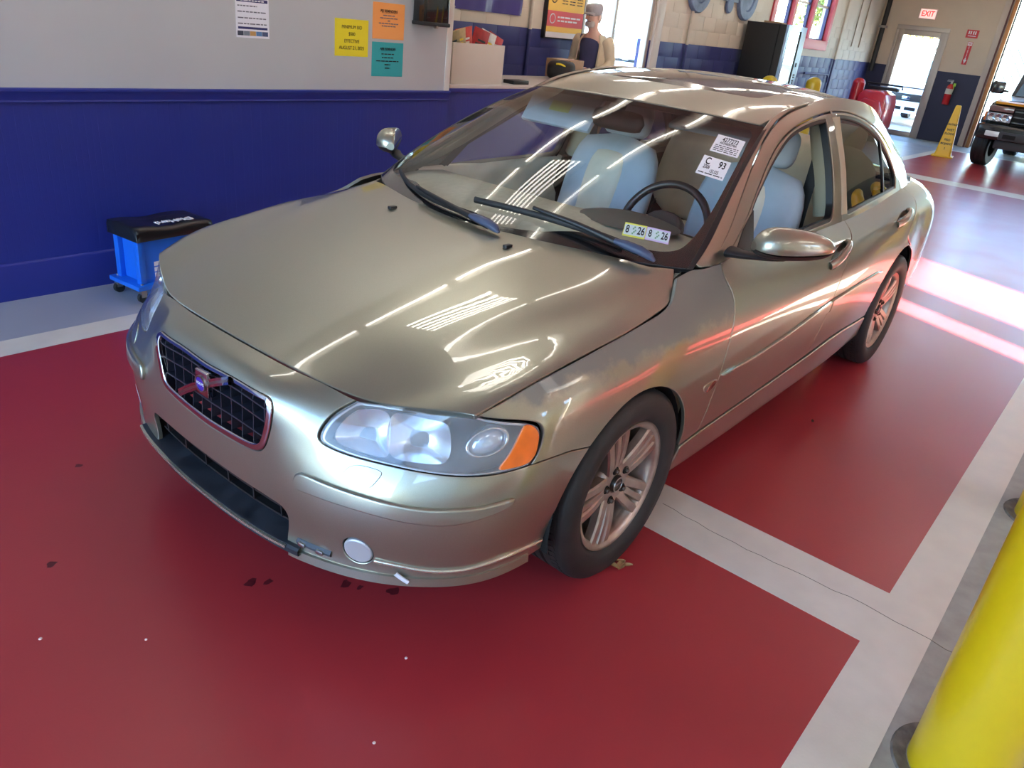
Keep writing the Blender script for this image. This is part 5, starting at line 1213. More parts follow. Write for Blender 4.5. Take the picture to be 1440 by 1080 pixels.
pad = grid_part('padded_seat', A, mat('black_vinyl', (22, 23, 25), .32, coat=.2), st)
text('seat_lettering', 'DieHard', .062, PAPER, pad, Matrix.Translation((-.03, .075, .4035)) @ Matrix.Rotation(0, 4, 'Z'), depth=.002, bold=.0012)
for k in range(3): box('white_label', .055, .125, .1015, .1035, .125 + .030 * k, .148 + .030 * k, PAPER, st)
for z in (.20, .29): tube('rivet', [(.184, .05, z), (.188, .05, z)], .006, SATIN, st, seg=8)

# things on the counter
bx = thing('open_bin', 'cream open bin on the counter filled with magazines', 'bin', (-2.95, -2.64, 1.07))
BINM = mat('bin_cream', (206, 198, 186), .5)
for a in ((-.295, .295, .085, .097, 0, .29), (-.295, .295, -.105, -.093, 0, .29), (-.295, -.283, -.1, .09, 0, .29), (.283, .295, -.1, .09, 0, .29), (-.29, .29, -.1, .09, 0, .012)): box('bin_wall', *a, BINM, bx, bevel=.003)
for k, (x, rgb, lab, tl, h) in enumerate(((-.235, (196, 44, 46), 'red magazine at the right end of the bin on the counter', .42, .36), (-.13, (226, 226, 220), 'white magazine with red corner leaning in the bin', .34, .375), (-.03, (176, 40, 44), 'dark red magazine leaning in the middle of the bin', .28, .385), (.06, (206, 74, 60), 'orange-red magazine with yellow foot in the bin', .24, .385), (.145, (190, 170, 120), 'tan magazine leaning near the left of the bin', .30, .37), (.22, (150, 140, 96), 'olive magazine at the left end of the bin', .38, .35))):
    mg = box('magazine', -.09, .09, -.005, .005, 0, h, mat('mag_%d' % k, rgb, .35, noise=.35, nscale=14), bevel=.002, loc=(-2.95 + x * .85, -2.68 + .012 * k, 1.086), rot=(-.05 - .01 * k, tl * (-1 if x < 0 else 1) * .8, 0)); tag(mg, lab, 'magazine', 'magazines in the bin')
    bm = bmesh.new()
    for q in range(4): add_box(bm, -.06, .05 - .02 * (q % 2), .0045, .0062, h * .55 + .028 * q, h * .55 + .014 + .028 * q)
    obj('cover_print', bm, mat('mag_print_%d' % (k % 3), ((236, 232, 220), (236, 208, 60), (40, 60, 60))[k % 3], .5), mg)
bg_ = thing('tool_bag', 'black cloth bag with yellow piping lying on the counter', 'bag', (-4.62, -2.98, 1.07), .5)
cushion('bag_body', Matrix.Translation((0, 0, .088)), .20, .13, .088, mat('bag_black', (24, 23, 22), .7, noise=.2), bg_, p=3)
P = [(.20 * math.cos(t) * .98, .132 * math.sin(t), .10 + .05 * math.cos(t * 2)) for t in np.linspace(-.2, 2.2, 16)]; tube('yellow_piping', P, .009, mat('piping_yellow', (226, 200, 40), .5), bg_, seg=6)
cb = thing('cardboard_box', 'brown cardboard box behind the black bag on the counter', 'box', (-5.0, -3.22, 1.07), .25)
box('box_body', -.19, .19, -.13, .13, 0, .17, mat('cardboard', (164, 128, 96), .7, noise=.1), cb, bevel=.004); box('box_tape', -.192, .192, -.02, .02, .06, .1712, mat('tape', (196, 170, 130), .4), cb)
tag(box('card_tray', -.10, .10, -.06, .06, 0, .03, BLACK, bevel=.006, loc=(-3.52, -2.62, 1.07)), 'small black tray on the counter beside the cream bin', 'tray')

# back wall: banner, poster, silhouette sign
bn_ = thing('banner', 'purple vinyl banner hanging on the block wall', 'banner', (-5.05, YB, 2.1))
A = [[(x, .02 + .012 * math.sin(x * 9) * (1 - z) + .006 * math.sin(x * 23 + z * 7), -.515 + z * 1.1) for z in np.linspace(0, 1, 10)] for x in np.linspace(-.57, .55, 36)]
grid_part('banner_sheet', A, mat('banner_purple', (66, 54, 126), .3, coat=.2), bn_)
for x in (-.55, .52): tube('grommet', [(x, .02, -.50), (x, .032, -.50)], .012, SATIN, bn_, seg=10)
po = thing('poster', 'yellow framed poster with a red warning band by the glass door', 'poster', (-6.43, YB, 1.80))
box('poster_frame', -.385, .385, 0, .05, -.42, .5, BLACK, po, bevel=.006)
YEL = mat('poster_yellow', (238, 190, 70), .45); RBD = mat('poster_red', (204, 70, 74), .45)
for a, b, m_, nm in ((-.405, -.345, PAPER, 'poster_foot'), (-.345, -.285, YEL, 'poster_band'), (-.285, -.115, RBD, 'poster_band'), (-.115, .48, YEL, 'poster_field')): box(nm, -.36, .36, .05, .054, a, b, m_, po)
V, F = lathe_vf([(.045, 0), (.045, .004), (.055, .004), (.055, 0)], 28, 'y')
for z, m_ in ((-.20, PAPER), (.02, INK)): raw('poster_symbol', [(x + .26, y + .054, zz + z) for x, y, zz in V], F, m_, po)
wl_ = lambda x0, x1, z, h, m_: lines(basis_m((0, .0545, 0), (-1, 0, 0), (0, 0, 1)), x0, x1, [z], h, m_, po)
wl_(-.16, .30, -.18, .018, PAPER); wl_(-.16, .25, -.22, .018, PAPER)
for c in (-.10, .05, .20):
    for k in range(4): wl_(c, c + .11, .06 - .03 * k, .010, INK)
sg = thing('wall_sign', 'grey cut-out vehicle sign high on the cream block wall', 'sign', (-10.55, YB, 2.42))
prism('sign_body', [(-1.15, -.25), (-.98, -.30), (-.55, -.28), (.45, -.28), (1.05, -.26), (1.2, -.1), (1.15, .15), (.6, .2), (.3, .55), (-.7, .55), (-1.1, .2)], .03, mat('sign_grey', (126, 136, 156), .6, noise=.4, nscale=5), sg, o=.01, bevel=.008)
for x, r in ((-.80, .34), (.85, .34)): V, F = lathe_vf([(0, .05), (r * .55, .05), (r * .6, .07), (r * .95, .07), (r, .05), (r, .01)], 30, 'y'); raw('sign_wheel', [(a + x, b, c - .18) for a, b, c in V], F, mat('sign_wheel', (112, 128, 158), .6, noise=.4, nscale=6), sg, angle=40)
V, F = lathe_vf([(0, .05), (.1, .05), (.12, .04), (.12, .01)], 20, 'y'); raw('sign_hub', [(a - .2, b, c - .33) for a, b, c in V], F, mat('sign_hub', (96, 112, 144), .6), sg)

# drinks machine
vm = thing('vending_machine', 'tall black drinks machine with a pale blue front by the red window', 'vending machine', (-11.80, -3.96, 0))
box('machine_body', -.42, .38, -.36, .32, .04, 1.915, mat('machine_black', (30, 29, 31), .5), vm, bevel=.012)
box('machine_side_seam', .381, .386, .20, .215, .06, 1.90, DARK, vm)
box('machine_door', -.42, .385, .325, .365, .08, 1.915, mat('machine_blue', (158, 188, 222), .25, coat=.4), vm, bevel=.01)
box('display_window', -.10, .33, .366, .372, .55, 1.82, mat('machine_glass', (74, 104, 140), .06, coat=1), vm)
box('machine_slot', -.17, -.12, .364, .378, .3, 1.84, DARK, vm); box('coin_slot', -.30, -.26, .366, .374, 1.30, 1.36, BLACK, vm)
bm = bmesh.new()
for k in range(7):
    for q in range(2): add_box(bm, -.33 + .012 * (k % 3), -.25 - .014 * q, .3655, .368, 1.16 - .09 * k - .035 * q, 1.185 - .09 * k - .035 * q)
obj('machine_print', bm, INK, vm)
for x, y in ((-.36, -.3), (.32, -.3), (-.36, .28), (.32, .28)): tube('machine_foot', [(x, y, 0), (x, y, .05)], .025, BLACK, vm, seg=8)
box('yellow_panel', .386, .389, .22, .31, .5, 1.06, mat('panel_yellow', (232, 206, 60), .4), vm)
tag(box('cardboard_sheet', -.22, .22, -.14, .14, 0, .03, MATS['cardboard'], loc=(-11.75, -3.98, 1.916), rot=(0, 0, .2)), 'flat piece of cardboard lying on top of the black machine', 'cardboard')
rc = thing('tool_cabinet', 'low red metal tool cabinet in front of the back wall', 'cabinet', (-9.5, -3.75, 0))
CABR = mat('cabinet_red', (150, 36, 44), .35, coat=.4); box('cabinet_body', -.6, .6, -.28, .26, .06, 1.05, CABR, rc, bevel=.01); box('cabinet_lid', -.62, .62, -.29, .29, 1.05, 1.085, CABR, rc, bevel=.008)
for k in range(5):
    d_ = box('drawer', -.57, .57, .26, .275, .12 + .18 * k, .28 + .18 * k, CABR, rc, bevel=.004); box('drawer_handle', -.4, .4, .276, .292, .24 + .18 * k, .26 + .18 * k, SATIN, d_)
for x in (-.5, .5):
    for y in (-.2, .2): tube('cabinet_caster', [(x - .015, y, .03), (x + .015, y, .03)], .03, RUBBER, rc, seg=10)

# bollards
YB_ = mat('bollard_yellow', (206, 172, 14), .33, noise=.05, nscale=6, coat=.3)
RB_ = mat('bollard_red', (196, 36, 46), .35, coat=.3)
def bollard(x, y, h, r, m, label, group=None, stain=False):
    t = thing('bollard', label, 'bollard', (x, y, 0), 0, group)
    pr = [(r, 0), (r, h - r)] + [(r * math.cos(a), h - r + r * .9 * math.sin(a)) for a in np.linspace(.15, PI / 2, 8)]
    lathe('bollard_sleeve', pr, m, t, 40)
    lathe('bollard_foot', [(r * 1.02, 0), (r * 1.10, .004), (r * 1.32, .006), (r * 1.36, .0)] if stain else [(r, 0), (r * 1.08, .012), (r * 1.2, 0)], mat('foot_grout', (112, 106, 98), .8, noise=.5, nscale=30, bump=.8, bscale=60), t, 40)
    return t
bollard(0.0, 1.925, 1.12, .112, YB_, 'big yellow bollard nearest the camera beside the white lane edge', None, True)
bollard(-1.60, 1.925, 1.12, .112, YB_, 'second yellow bollard just behind the nearest one at the right edge', None, True)
bollard(-6.6, 1.925, 1.12, .112, YB_, 'yellow bollard beside the lane edge seen mirrored in the sedan rear door')
bollard(-8.2, 1.925, 1.12, .112, YB_, 'farther yellow bollard beside the lane edge seen mirrored in the sedan flank')
bollard(-10.2, -3.2, 1.195, .125, YB_, 'yellow round-topped bollard directly in front of the black drinks machine')
bollard(-12.05, -3.2, 1.205, .125, YB_, 'yellow round-topped bollard in front of the blue block wall, right of the drinks machine')
bollard(-16.2, -3.75, 1.19, .125, RB_, 'red round-topped bollard beside the red floor scrubber')
# floor scrubber
SCR = mat('scrubber_red', (206, 48, 62), .3, coat=.4)
fs = thing('floor_scrubber', 'red walk-behind floor scrubber in front of the glass far door', 'floor scrubber', (-16.0, -3.25, 0))
prism('scrubber_tank', [(-.30, .18), (.24, .18), (.30, .30), (.29, .78), (.24, .93), (.10, .99), (-.20, .99), (-.30, .90)], .75, SCR, fs, 'yz', -.45, .05)
prism('scrubber_front', [(-.28, .08), (.22, .08), (.26, .2), (.27, .60), (.18, .80), (-.12, .84), (-.27, .72)], .14, SCR, fs, 'yz', .28, .04)
box('scrubber_panel', -.34, -.20, -.30, .30, 1.0, 1.06, BLACK, fs, bevel=.01); box('scrubber_display', -.33, -.20, -.05, .25, 1.06, 1.075, mat('panel_silver', (176, 190, 210), .3), fs)
tube('scrubber_handle', [(-.30, -.34, 1.05), (-.25, -.34, 1.11), (-.25, .36, 1.11), (-.30, .36, 1.05)], .018, BLACK, fs, seg=8)
box('scrubber_skirt', -.4, .46, -.33, .33, .03, .14, BLACK, fs, bevel=.02)
lines(basis_m((.4215, .0, .50), (0, 1, .35), (0, -.35, 1)), -.16, .17, [0], .05, PAPER, fs, 'scrubber_print')
for y in (-.34, .34): tube('scrubber_wheel', [(-.3, y - .03, .10), (-.3, y + .03, .10)], .10, RUBBER, fs, seg=16)
for z in (.40, .62): box('scrubber_vent', .418, .425, -.06, -.01, z, z + .06, BLACK, fs)

# far wall: exit sign, extinguisher and its signs
X0 = XF
ex = thing('exit_sign', 'lit exit sign with red letters above the glass far door', 'sign', (X0, -3.42, 2.58))
box('exit_case', 0, .06, -.18, .18, -.105, .105, mat('exit_case', (240, 214, 206), .4), ex, bevel=.01); box('exit_face', .06, .063, -.165, .165, -.09, .09, mat('exit_face', (255, 216, 206), .4, emit=.55), ex)
text('exit_lettering', 'EXIT', .155, mat('exit_red', (240, 50, 54), .4, emit=.9), ex, basis_m((.064, 0, 0), (0, 1, 0), (0, 0, 1)), bold=.004, sx=.85)
RSG = mat('sign_red', (198, 44, 52), .45)
f1 = tag(box('fire_sign', 0, .01, -.12, .12, -.08, .08, RSG, loc=(X0, -2.42, 2.27)), 'red fire sign with white marks, upper of two by the far door', 'sign')
bm = bmesh.new()
for y in (-.07, -.03, .02, .06): add_box(bm, .010, .012, y - .012, y + .012, -.01, .055)
add_box(bm, .010, .012, -.08, .08, -.05, -.035); obj('sign_marks', bm, PAPER, f1)
f2 = tag(box('extinguisher_sign', 0, .008, -.05, .05, -.23, .23, RSG, loc=(X0, -2.40, 1.885)), 'tall red and white sign with a down arrow above the extinguisher', 'sign')
bm = bmesh.new(); add_box(bm, .008, .010, -.043, .043, .15, .222); V_ = [bm.verts.new(v) for v in ((.0105, -.035, -.13), (.0105, .035, -.13), (.0105, 0, -.215))]; bm.faces.new(V_); add_box(bm, .008, .0105, -.012, .012, -.14, -.09); obj('sign_arrow', bm, PAPER, f2)
for k, ch in enumerate('EXTINGUISHER'): text('sign_letter', ch, .024, PAPER, f2, basis_m((.009, 0, .128 - .0185 * k), (0, 1, 0), (0, 0, 1)), bold=.001)
text('sign_heading', 'FIRE', .032, RSG, f2, basis_m((.011, 0, .186), (0, 1, 0), (0, 0, 1)), bold=.001)
fe_ = thing('fire_extinguisher', 'red fire extinguisher hung on the navy far wall', 'fire extinguisher', (X0 + .09, -2.49, .81))
lathe('cylinder', [(0, 0), (.066, 0), (.074, .012), (.074, .34), (.068, .38), (.04, .415), (.024, .43), (0, .43)], mat('extinguisher_red', (206, 38, 36), .25, coat=.6), fe_, 24)
V, F = lathe_vf([(.0755, .22), (.0755, .33)], 24); raw('extinguisher_label', V, F, mat('label_cream', (226, 212, 190), .5), fe_)
box('valve', -.018, .018, -.018, .018, .43, .475, SATIN, fe_, bevel=.004); box('lever', -.012, .012, -.10, .03, .475, .49, SATIN, fe_, bevel=.003); box('lever', -.012, .012, -.09, .03, .50, .512, SATIN, fe_, bevel=.003)
tube('hose', [(0, .03, .455), (0, .075, .44), (.02, .095, .36), (.03, .088, .20)], .012, BLACK, fe_, seg=8); box('inspection_tag', .02, .023, .05, .10, .33, .45, mat('tag_green', (150, 206, 70), .5), fe_)
box('bracket', -.09, -.072, -.03, .03, .10, .46, BLACK, fe_)
# wet floor cone
CY = mat('cone_yellow', (240, 190, 34), .4)
wc = thing('wet_floor_cone', 'tall yellow wet floor cone by the far wall', 'cone', (-15.48, -1.60, 0), .15)
A = [[(sx_ * h * s_, sy_ * h * s_, z) for sx_, sy_ in ((1, -.8), (1, .8), (.8, 1), (-.8, 1), (-1, .8), (-1, -.8), (-.8, -1), (.8, -1), (1, -.8))] for z, h, s_ in ((.025, .150, 1), (.10, .135, 1), (.90, .052, 1), (.935, .046, 1), (.945, .03, 1), (.945, .001, 1))]
grid_part('cone_body', A, CY, wc, smooth=False); box('cone_base', -.19, .19, -.19, .19, 0, .028, CY, wc, bevel=.01)
for k, (t_, z, sz) in enumerate((('CAUTION', .60, .048), ('WET', .50, .058), ('FLOOR', .43, .052), ('PISO', .32, .052), ('MOJADO', .25, .048), ('!', .16, .06))): text('cone_lettering', t_, sz, INK, wc, basis_m((.1375 - .083 * (z - .10) / .8 + .003, 0, z), (0, 1, 0), (-.1, 0, 1)), bold=.0015)

# debris on the floor
LEAFM = mat('dry_leaf', (176, 140, 92), .7, noise=.3, nscale=60)
lf = thing('dry_leaf', 'curled brown dry leaf on the red floor by the front wheel', 'leaf', (-.04, .895, .004))
for cx, cy, a, L in ((0, 0, .3, .030), (.018, -.020, 1.4, .024), (-.016, .014, 2.4, .020), (-.02, -.012, -.7, .016)):
    A = [[(cx + math.cos(a) * L * (t - .5) * 2 - math.sin(a) * w_ * L * .45 * math.sin(PI * t) ** .7, cy + math.sin(a) * L * (t - .5) * 2 + math.cos(a) * w_ * L * .45 * math.sin(PI * t) ** .7, .002 + .005 * abs(w_) + .003 * t) for w_ in (-1, -.5, 0, .5, 1)] for t in np.linspace(.02, .98, 8)]
    grid_part('leaf_blade', A, LEAFM, lf)
for k, (x, y, lab) in enumerate(((-1.674, .934, 'tiny brown stub on the red floor beside the sill'), (-4.10, .505, 'dark leaf scrap on the red floor behind the rear wheel'), (-3.9, .66, 'small dark scrap on the red floor near the sunlit band'))):
    tag(tube('litter_scrap', [(x, y, .006), (x + .014, y + .006, .008), (x + .020, y + .012, .012)], [.004, .006, .003], mat('scrap', (70, 38, 34), .8), seg=6), lab, 'litter')
CH = mat('paint_chip', (222, 196, 190), .7)
for px, py, r, lab in ((1.368, -.002, .004, 'leftmost tiny pale chip on the red floor in front of the car'), (.731, .701, .0035, 'tiny pale chip on the red floor straight below the fog lamp'), (.966, .844, .0035, 'tiny pale chip on the red floor nearest the bottom edge of the photo'), (1.181, .18, .003, 'second tiny pale chip from the left on the red floor')):
    tag(lathe('paint_chip', [(0, .004), (r, .0035), (r * 1.3, .0015)], CH, None, 7, loc=(px, py, 0)), lab, 'chip', 'pale chips on the red floor')
STAIN = mat('oil_stain', (98, 26, 34), .4, noise=.2, nscale=60)
for px, py, r in ((.86, .17, .016), (.82, .20, .012), (.66, .36, .014), (.64, .40, .009), (.58, .48, .016), (1.23, -.28, .012), (.95, -.75, .010)):
    L = 11; pts = [(px + r * (1 + .35 * math.sin(3 * t + px * 40)) * math.cos(t) * 1.2, py + r * (1 + .3 * math.cos(2 * t + py * 30)) * math.sin(t)) for t in np.linspace(0, 2 * PI, L, endpoint=False)]
    raw('floor_stain', [(x, y, .0017) for x, y in pts], [tuple(range(L))], STAIN, floor)

# ------------------------------------------------------------------ outdoors
ASPH = mat('yard_asphalt', (186, 182, 176), .8, noise=.12, nscale=6)
yard = tag(box('trim_9', -60, XF - .22, -30, 40, -.15, .003, ASPH), kind='structure'); yard.name = 'yard_ground'
tag(box('yard_ground', XF - .22, 16, -30, YB - .2, -.15, .003, ASPH), kind='structure')
tag(box('yard_ground', XF - .22, 16, YR + .2, 40, -.15, .003, ASPH), kind='structure')
SLATM = mat('fence_slat', (178, 214, 220), .6); GAPM = mat('fence_back', (70, 120, 128), .7)
def fence(name, label, p0, p1, h, lean=.75):
    p0 = np.array(p0); p1 = np.array(p1); L = np.linalg.norm(p1 - p0); f = thing(name, label, 'fence', (p0[0], p0[1], 0), math.atan2(p1[1] - p0[1], p1[0] - p0[0]))
    box('fence_backing', 0, L, -.01, .01, .05, h - .02, GAPM, f)
    me = None; sw_ = .235; n = int((L + h * lean) / .29)
    for k in range(n):
        x0 = -h * lean + .29 * k; pts = []
        poly = [(x0, .05), (x0 + sw_, .05), (x0 + sw_ + (h - .05) * lean, h), (x0 + (h - .05) * lean, h)]
        # clip to the run of the fence
        def clip(P, xc, keep_gt):
            R = []
            for i in range(len(P)):
                a, b = P[i], P[(i + 1) % len(P)]; ia = a[0] >= xc if keep_gt else a[0] <= xc; ib = b[0] >= xc if keep_gt else b[0] <= xc
                if ia: R.append(a)
                if ia != ib: t = (xc - a[0]) / (b[0] - a[0]); R.append((xc, a[1] + t * (b[1] - a[1])))
            return R
        poly = clip(poly, 0, True)
        if len(poly) > 2: poly = clip(poly, L, False)
        if len(poly) > 2: prism('slat', poly, .02, SLATM, f, 'xz', .012); 
    for k in range(int(L / 3) + 1): tube('fence_post', [(k * 3., -.06, 0), (k * 3., -.06, h + .08)], .04, ALU, f, seg=8)
    for z in (.3, h - .1): tube('fence_rail', [(0, -.05, z), (L, -.05, z)], .03, ALU, f, seg=6)
    return f
fence('slat_fence', 'pale slatted fence across the yard beyond the far openings', (-33.0, 6.0), (-33.0, -13.5), 2.45)
fence('slat_fence', 'pale slatted fence beyond the cars outside the side door', (-36.0, -21.0), (-12.0, -21.0), 2.1)
tag(box('added_sun_block', XE + .3, 26, 8.6, 10.0, 0, 7.5, mat('sun_block_face', (150, 146, 140), .8, noise=.1, nscale=1)), kind='structure')  # added unseen block; keeps the sun off the front yard, leaving blue skylight
tag(box('added_sky_block', -30, 16, 21, 21.4, 0, 5.5, mat('added_sky_block', (150, 140, 126), .8, noise=.2, nscale=1)), kind='structure')  # added unseen block; hides bright sky from the car door reflections
LEAFY = mat('autumn_leaf', (198, 182, 74), .6, noise=.3, nscale=3); LEAFG = mat('green_leaf', (146, 160, 84), .6, noise=.3, nscale=3); BARK = mat('bark', (96, 80, 66), .9, noise=.3)
def tree(x, y, h, r, m, label):
    t = thing('tree', label, 'tree', (x, y, 0), 0, 'trees beyond the yard fence')
    tube('trunk', [(0, 0, 0), (.1, .05, h * .35), (0, 0, h * .7)], [.22, .16, .06], BARK, t, seg=8)
    for k in range(4): a = k * 1.7; tube('branch', [(0, 0, h * .35 + .2 * k), (math.cos(a) * r * .5, math.sin(a) * r * .5, h * .6 + .2 * k)], [.08, .03], BARK, t, seg=6)
    n = 2200; d = rng.normal(size=(n, 3)); d /= np.linalg.norm(d, axis=1)[:, None]; rad = rng.uniform(.55, 1.0, n) ** .5
    clump = rng.normal(size=(26, 3)); clump /= np.linalg.norm(clump, axis=1)[:, None]; ci = rng.integers(0, 26, n); c = clump[ci] * .62 + d * .38 * rad[:, None]
    c = c * np.array([r, r, h * .36]) + np.array([0, 0, h * .66]); s = .09 + .09 * rng.random(n); V = []; F = []
    for i in range(n):
        a = rng.normal(size=3); a /= np.linalg.norm(a); b = np.cross(a, d[i]); b /= max(np.linalg.norm(b), 1e-6); k = len(V)
        V += [c[i] - a * s[i], c[i] + b * s[i] * .6, c[i] + a * s[i], c[i] - b * s[i] * .6]; F.append((k, k + 1, k + 2, k + 3))
    tag(raw('foliage', V, F, m, t), kind='stuff')
tree(-38, -7.6, 5.6, 2.2, LEAFY, 'yellow leafed tree rising over the fence, seen through the far door')
tree(-40, -2.6, 6.4, 2.2, LEAFY, 'yellow leafed tree over the fence at the right edge, through the garage opening')
tree(-42, 2.6, 6.0, 2.3, LEAFG, 'greener tree over the fence behind the black pickup')
tree(-39, -12.6, 5.4, 2.2, LEAFG, 'greener tree over the fence left of the far door')
CARGL = mat('car_window_dark', (66, 96, 118), .08, coat=1); LAMPC = mat('car_lamp', (224, 228, 232), .12, coat=1)
def vehicle(name, label, cat, x, y, rz, rgb, L, W, HT, hood_h, pickup=False, nose=.95):
    """simple complete road vehicle, nose towards +x at the origin"""
    m = mat('body_%d_%d_%d' % tuple(rgb), rgb, .25, coat=.8); t = thing(name, label, cat, (x, y, 0), rz); w_ = W / 2
    prism('body_shell', [(0.0, .34), (.04, hood_h - .22), (-.10, hood_h - .06), (-nose - .1, hood_h + .05), (-L * .8, hood_h + .06), (-L + .05, hood_h), (-L, .6), (-L + .08, .34)], W, m, t, 'xz', -w_, .06)
    prism('cabin', [(-nose, hood_h + .02), (-nose - .75, HT - .03), (-nose - 1.1, HT), (-L * (.62 if pickup else .86), HT - .02), (-L * (.70 if pickup else .97), hood_h + .02)], W - .22, m, t, 'xz', -w_ + .11, .05)
    xa, za, xb, zb = -nose - .02, hood_h + .06, -nose - .72, HT - .05
    A = [[(xa + (xb - xa) * k - .00 + .012, yy * (w_ - .20 - .06 * k), za + (zb - za) * k + .012) for yy in (-1, -.5, 0, .5, 1)] for k in (0, .5, 1)]; grid_part('windshield', A, CARGL, t)
    for s in (1, -1): prism('side_window', [(-nose - .35, hood_h + .10), (-nose - .85, HT - .10), (-L * (.60 if pickup else .82), HT - .10), (-L * (.64 if pickup else .88), hood_h + .10)], .012, CARGL, t, 'xz', s * (w_ - .108) - .006)
    box('bumper', -.10, .08, -w_ + .03, w_ - .03, .34, .58, BLACK if pickup else m, t, bevel=.03)
    g_ = box('grille', .0, .05, -w_ * .42, w_ * .42, .64, hood_h - .22, BLACK, t, bevel=.03); box('grille_emblem', .05, .062, -.10, .10, .68, .76, CHROME, g_, bevel=.005)
    for k in range(4): box('lower_vent', .08, .088, -w_ * .7 + k * w_ * .37, -w_ * .7 + k * w_ * .37 + w_ * .28, .42, .50, DARK, t)
    for s in (1, -1):
        box('headlight', -.08, .045, s * w_ * .80 - .13, s * w_ * .80 + .13, hood_h - .34, hood_h - .16, LAMPC, t, bevel=.03)
        box('door_mirror', -nose - .55, -nose - .42, s * (w_ + .12) - .10, s * (w_ + .12) + .10, hood_h + .12, hood_h + .32, m, t, bevel=.04)
        for xx in (-.82, -L + .9):
            wv = thing('wheel', None, None); wv.parent = t; wv.location = (xx, s * (w_ - .12), .33); wv.rotation_euler = (0, 0, 0 if s > 0 else PI)
            lathe('tyre', [(.2, -.1), (.30, -.11), (.33, -.08), (.33, .08), (.30, .11), (.2, .10)], RUBBER, wv, 28, 'y'); lathe('rim', [(0, .08), (.06, .085), (.08, .06), (.19, .07), (.205, .10)], ALLOY, wv, 28, 'y')
    return t
vehicle('parked_suv', 'white vehicle with dark grille parked outside the glass far door', 'car', -21.6, -4.1, .0, (240, 240, 242), 4.8, 1.95, 1.72, 1.05)
vehicle('parked_car', 'blue vehicle parked outside the side door beyond the man', 'car', -19.6, -14.8, .35, (60, 118, 196), 4.8, 1.9, 2.02, 1.15)
vehicle('parked_car', 'white car parked outside the right half of the side door', 'car', -20.4, -12.2, .25, (236, 238, 240), 4.5, 1.8, 1.45, .95)
vehicle('parked_car', 'pale blue car standing before the yard fence outside the side door', 'car', -27.0, -17.2, .2, (120, 160, 196), 4.5, 1.8, 1.5, .95)
vehicle('parked_car', 'dark car parked outside behind the garage jamb', 'car', -27.0, -1.4, .0, (58, 66, 84), 4.5, 1.8, 1.4, .9)
# black pickup entering through the far gate
TB = mat('truck_black', (20, 20, 22), .22, coat=.8); TG = mat('truck_grey', (52, 52, 56), .5); TO = mat('truck_orange', (226, 158, 48), .4)
tk = thing('pickup_truck', 'black pickup truck with an orange hood edge entering the far gate', 'truck', (-14.55, -.10, 0))
w_ = .90
prism('body_shell', [(-.25, .55), (-.16, .95), (-.25, 1.10), (-1.35, 1.20), (-3.0, 1.20), (-5.2, 1.18), (-5.2, .5), (-.4, .45)], 2 * w_ - .06, TB, tk, 'xz', -w_ + .03, .05)
prism('cabin', [(-1.25, 1.16), (-1.95, 1.72), (-2.3, 1.78), (-3.5, 1.76), (-3.8, 1.16)], 2 * w_ - .22, TB, tk, 'xz', -w_ + .11, .06)
A = [[(-1.25 - .64 * k + .02, yy * (w_ - .20 - .05 * k), 1.21 + .48 * k + .02) for yy in np.linspace(-1, 1, 7)] for k in (0, .33, .67, 1)]; grid_part('windshield', A, CARGL, tk)
prism('hood_edge', [(-.30, 1.085), (-.21, 1.09), (-.20, 1.125), (-.30, 1.15), (-.42, 1.145)], 2 * w_ - .20, TO, tk, 'xz', -w_ + .10, .012)
A = [[(-.40 - .9 * k, yy * (w_ - .14), 1.15 + .065 * k + .02 * (1 - yy * yy)) for yy in np.linspace(-1, 1, 9)] for k in np.linspace(0, 1, 5)]; grid_part('hood', A, mat('truck_hood', (196, 198, 204), .3, coat=.6), tk)
box('front_bumper', -.42, .02, -w_ - .02, w_ + .02, .50, .76, TB, tk, bevel=.05); box('bumper_step', -.02, .035, -.55, .55, .52, .66, TG, tk, bevel=.02)
for y in (-.34, .10, .40): box('bumper_slot', .030, .042, y - .14, y + .06, .55, .62, DARK, tk)
box('skid_plate', -.5, -.10, -.6, .6, .36, .50, TG, tk, bevel=.03); box('chassis', -4.6, -.4, -.45, .45, .36, .52, DARK, tk)
g_ = box('grille', -.20, -.12, -.45, .45, .78, 1.04, DARK, tk, bevel=.02)
for z in (.82, .91, 1.0): box('grille_bar', -.125, -.105, -.44, .44, z - .012, z + .012, TB, g_)
box('grille_bar', -.125, -.095, -.03, .03, .78, 1.04, CHROME, g_)
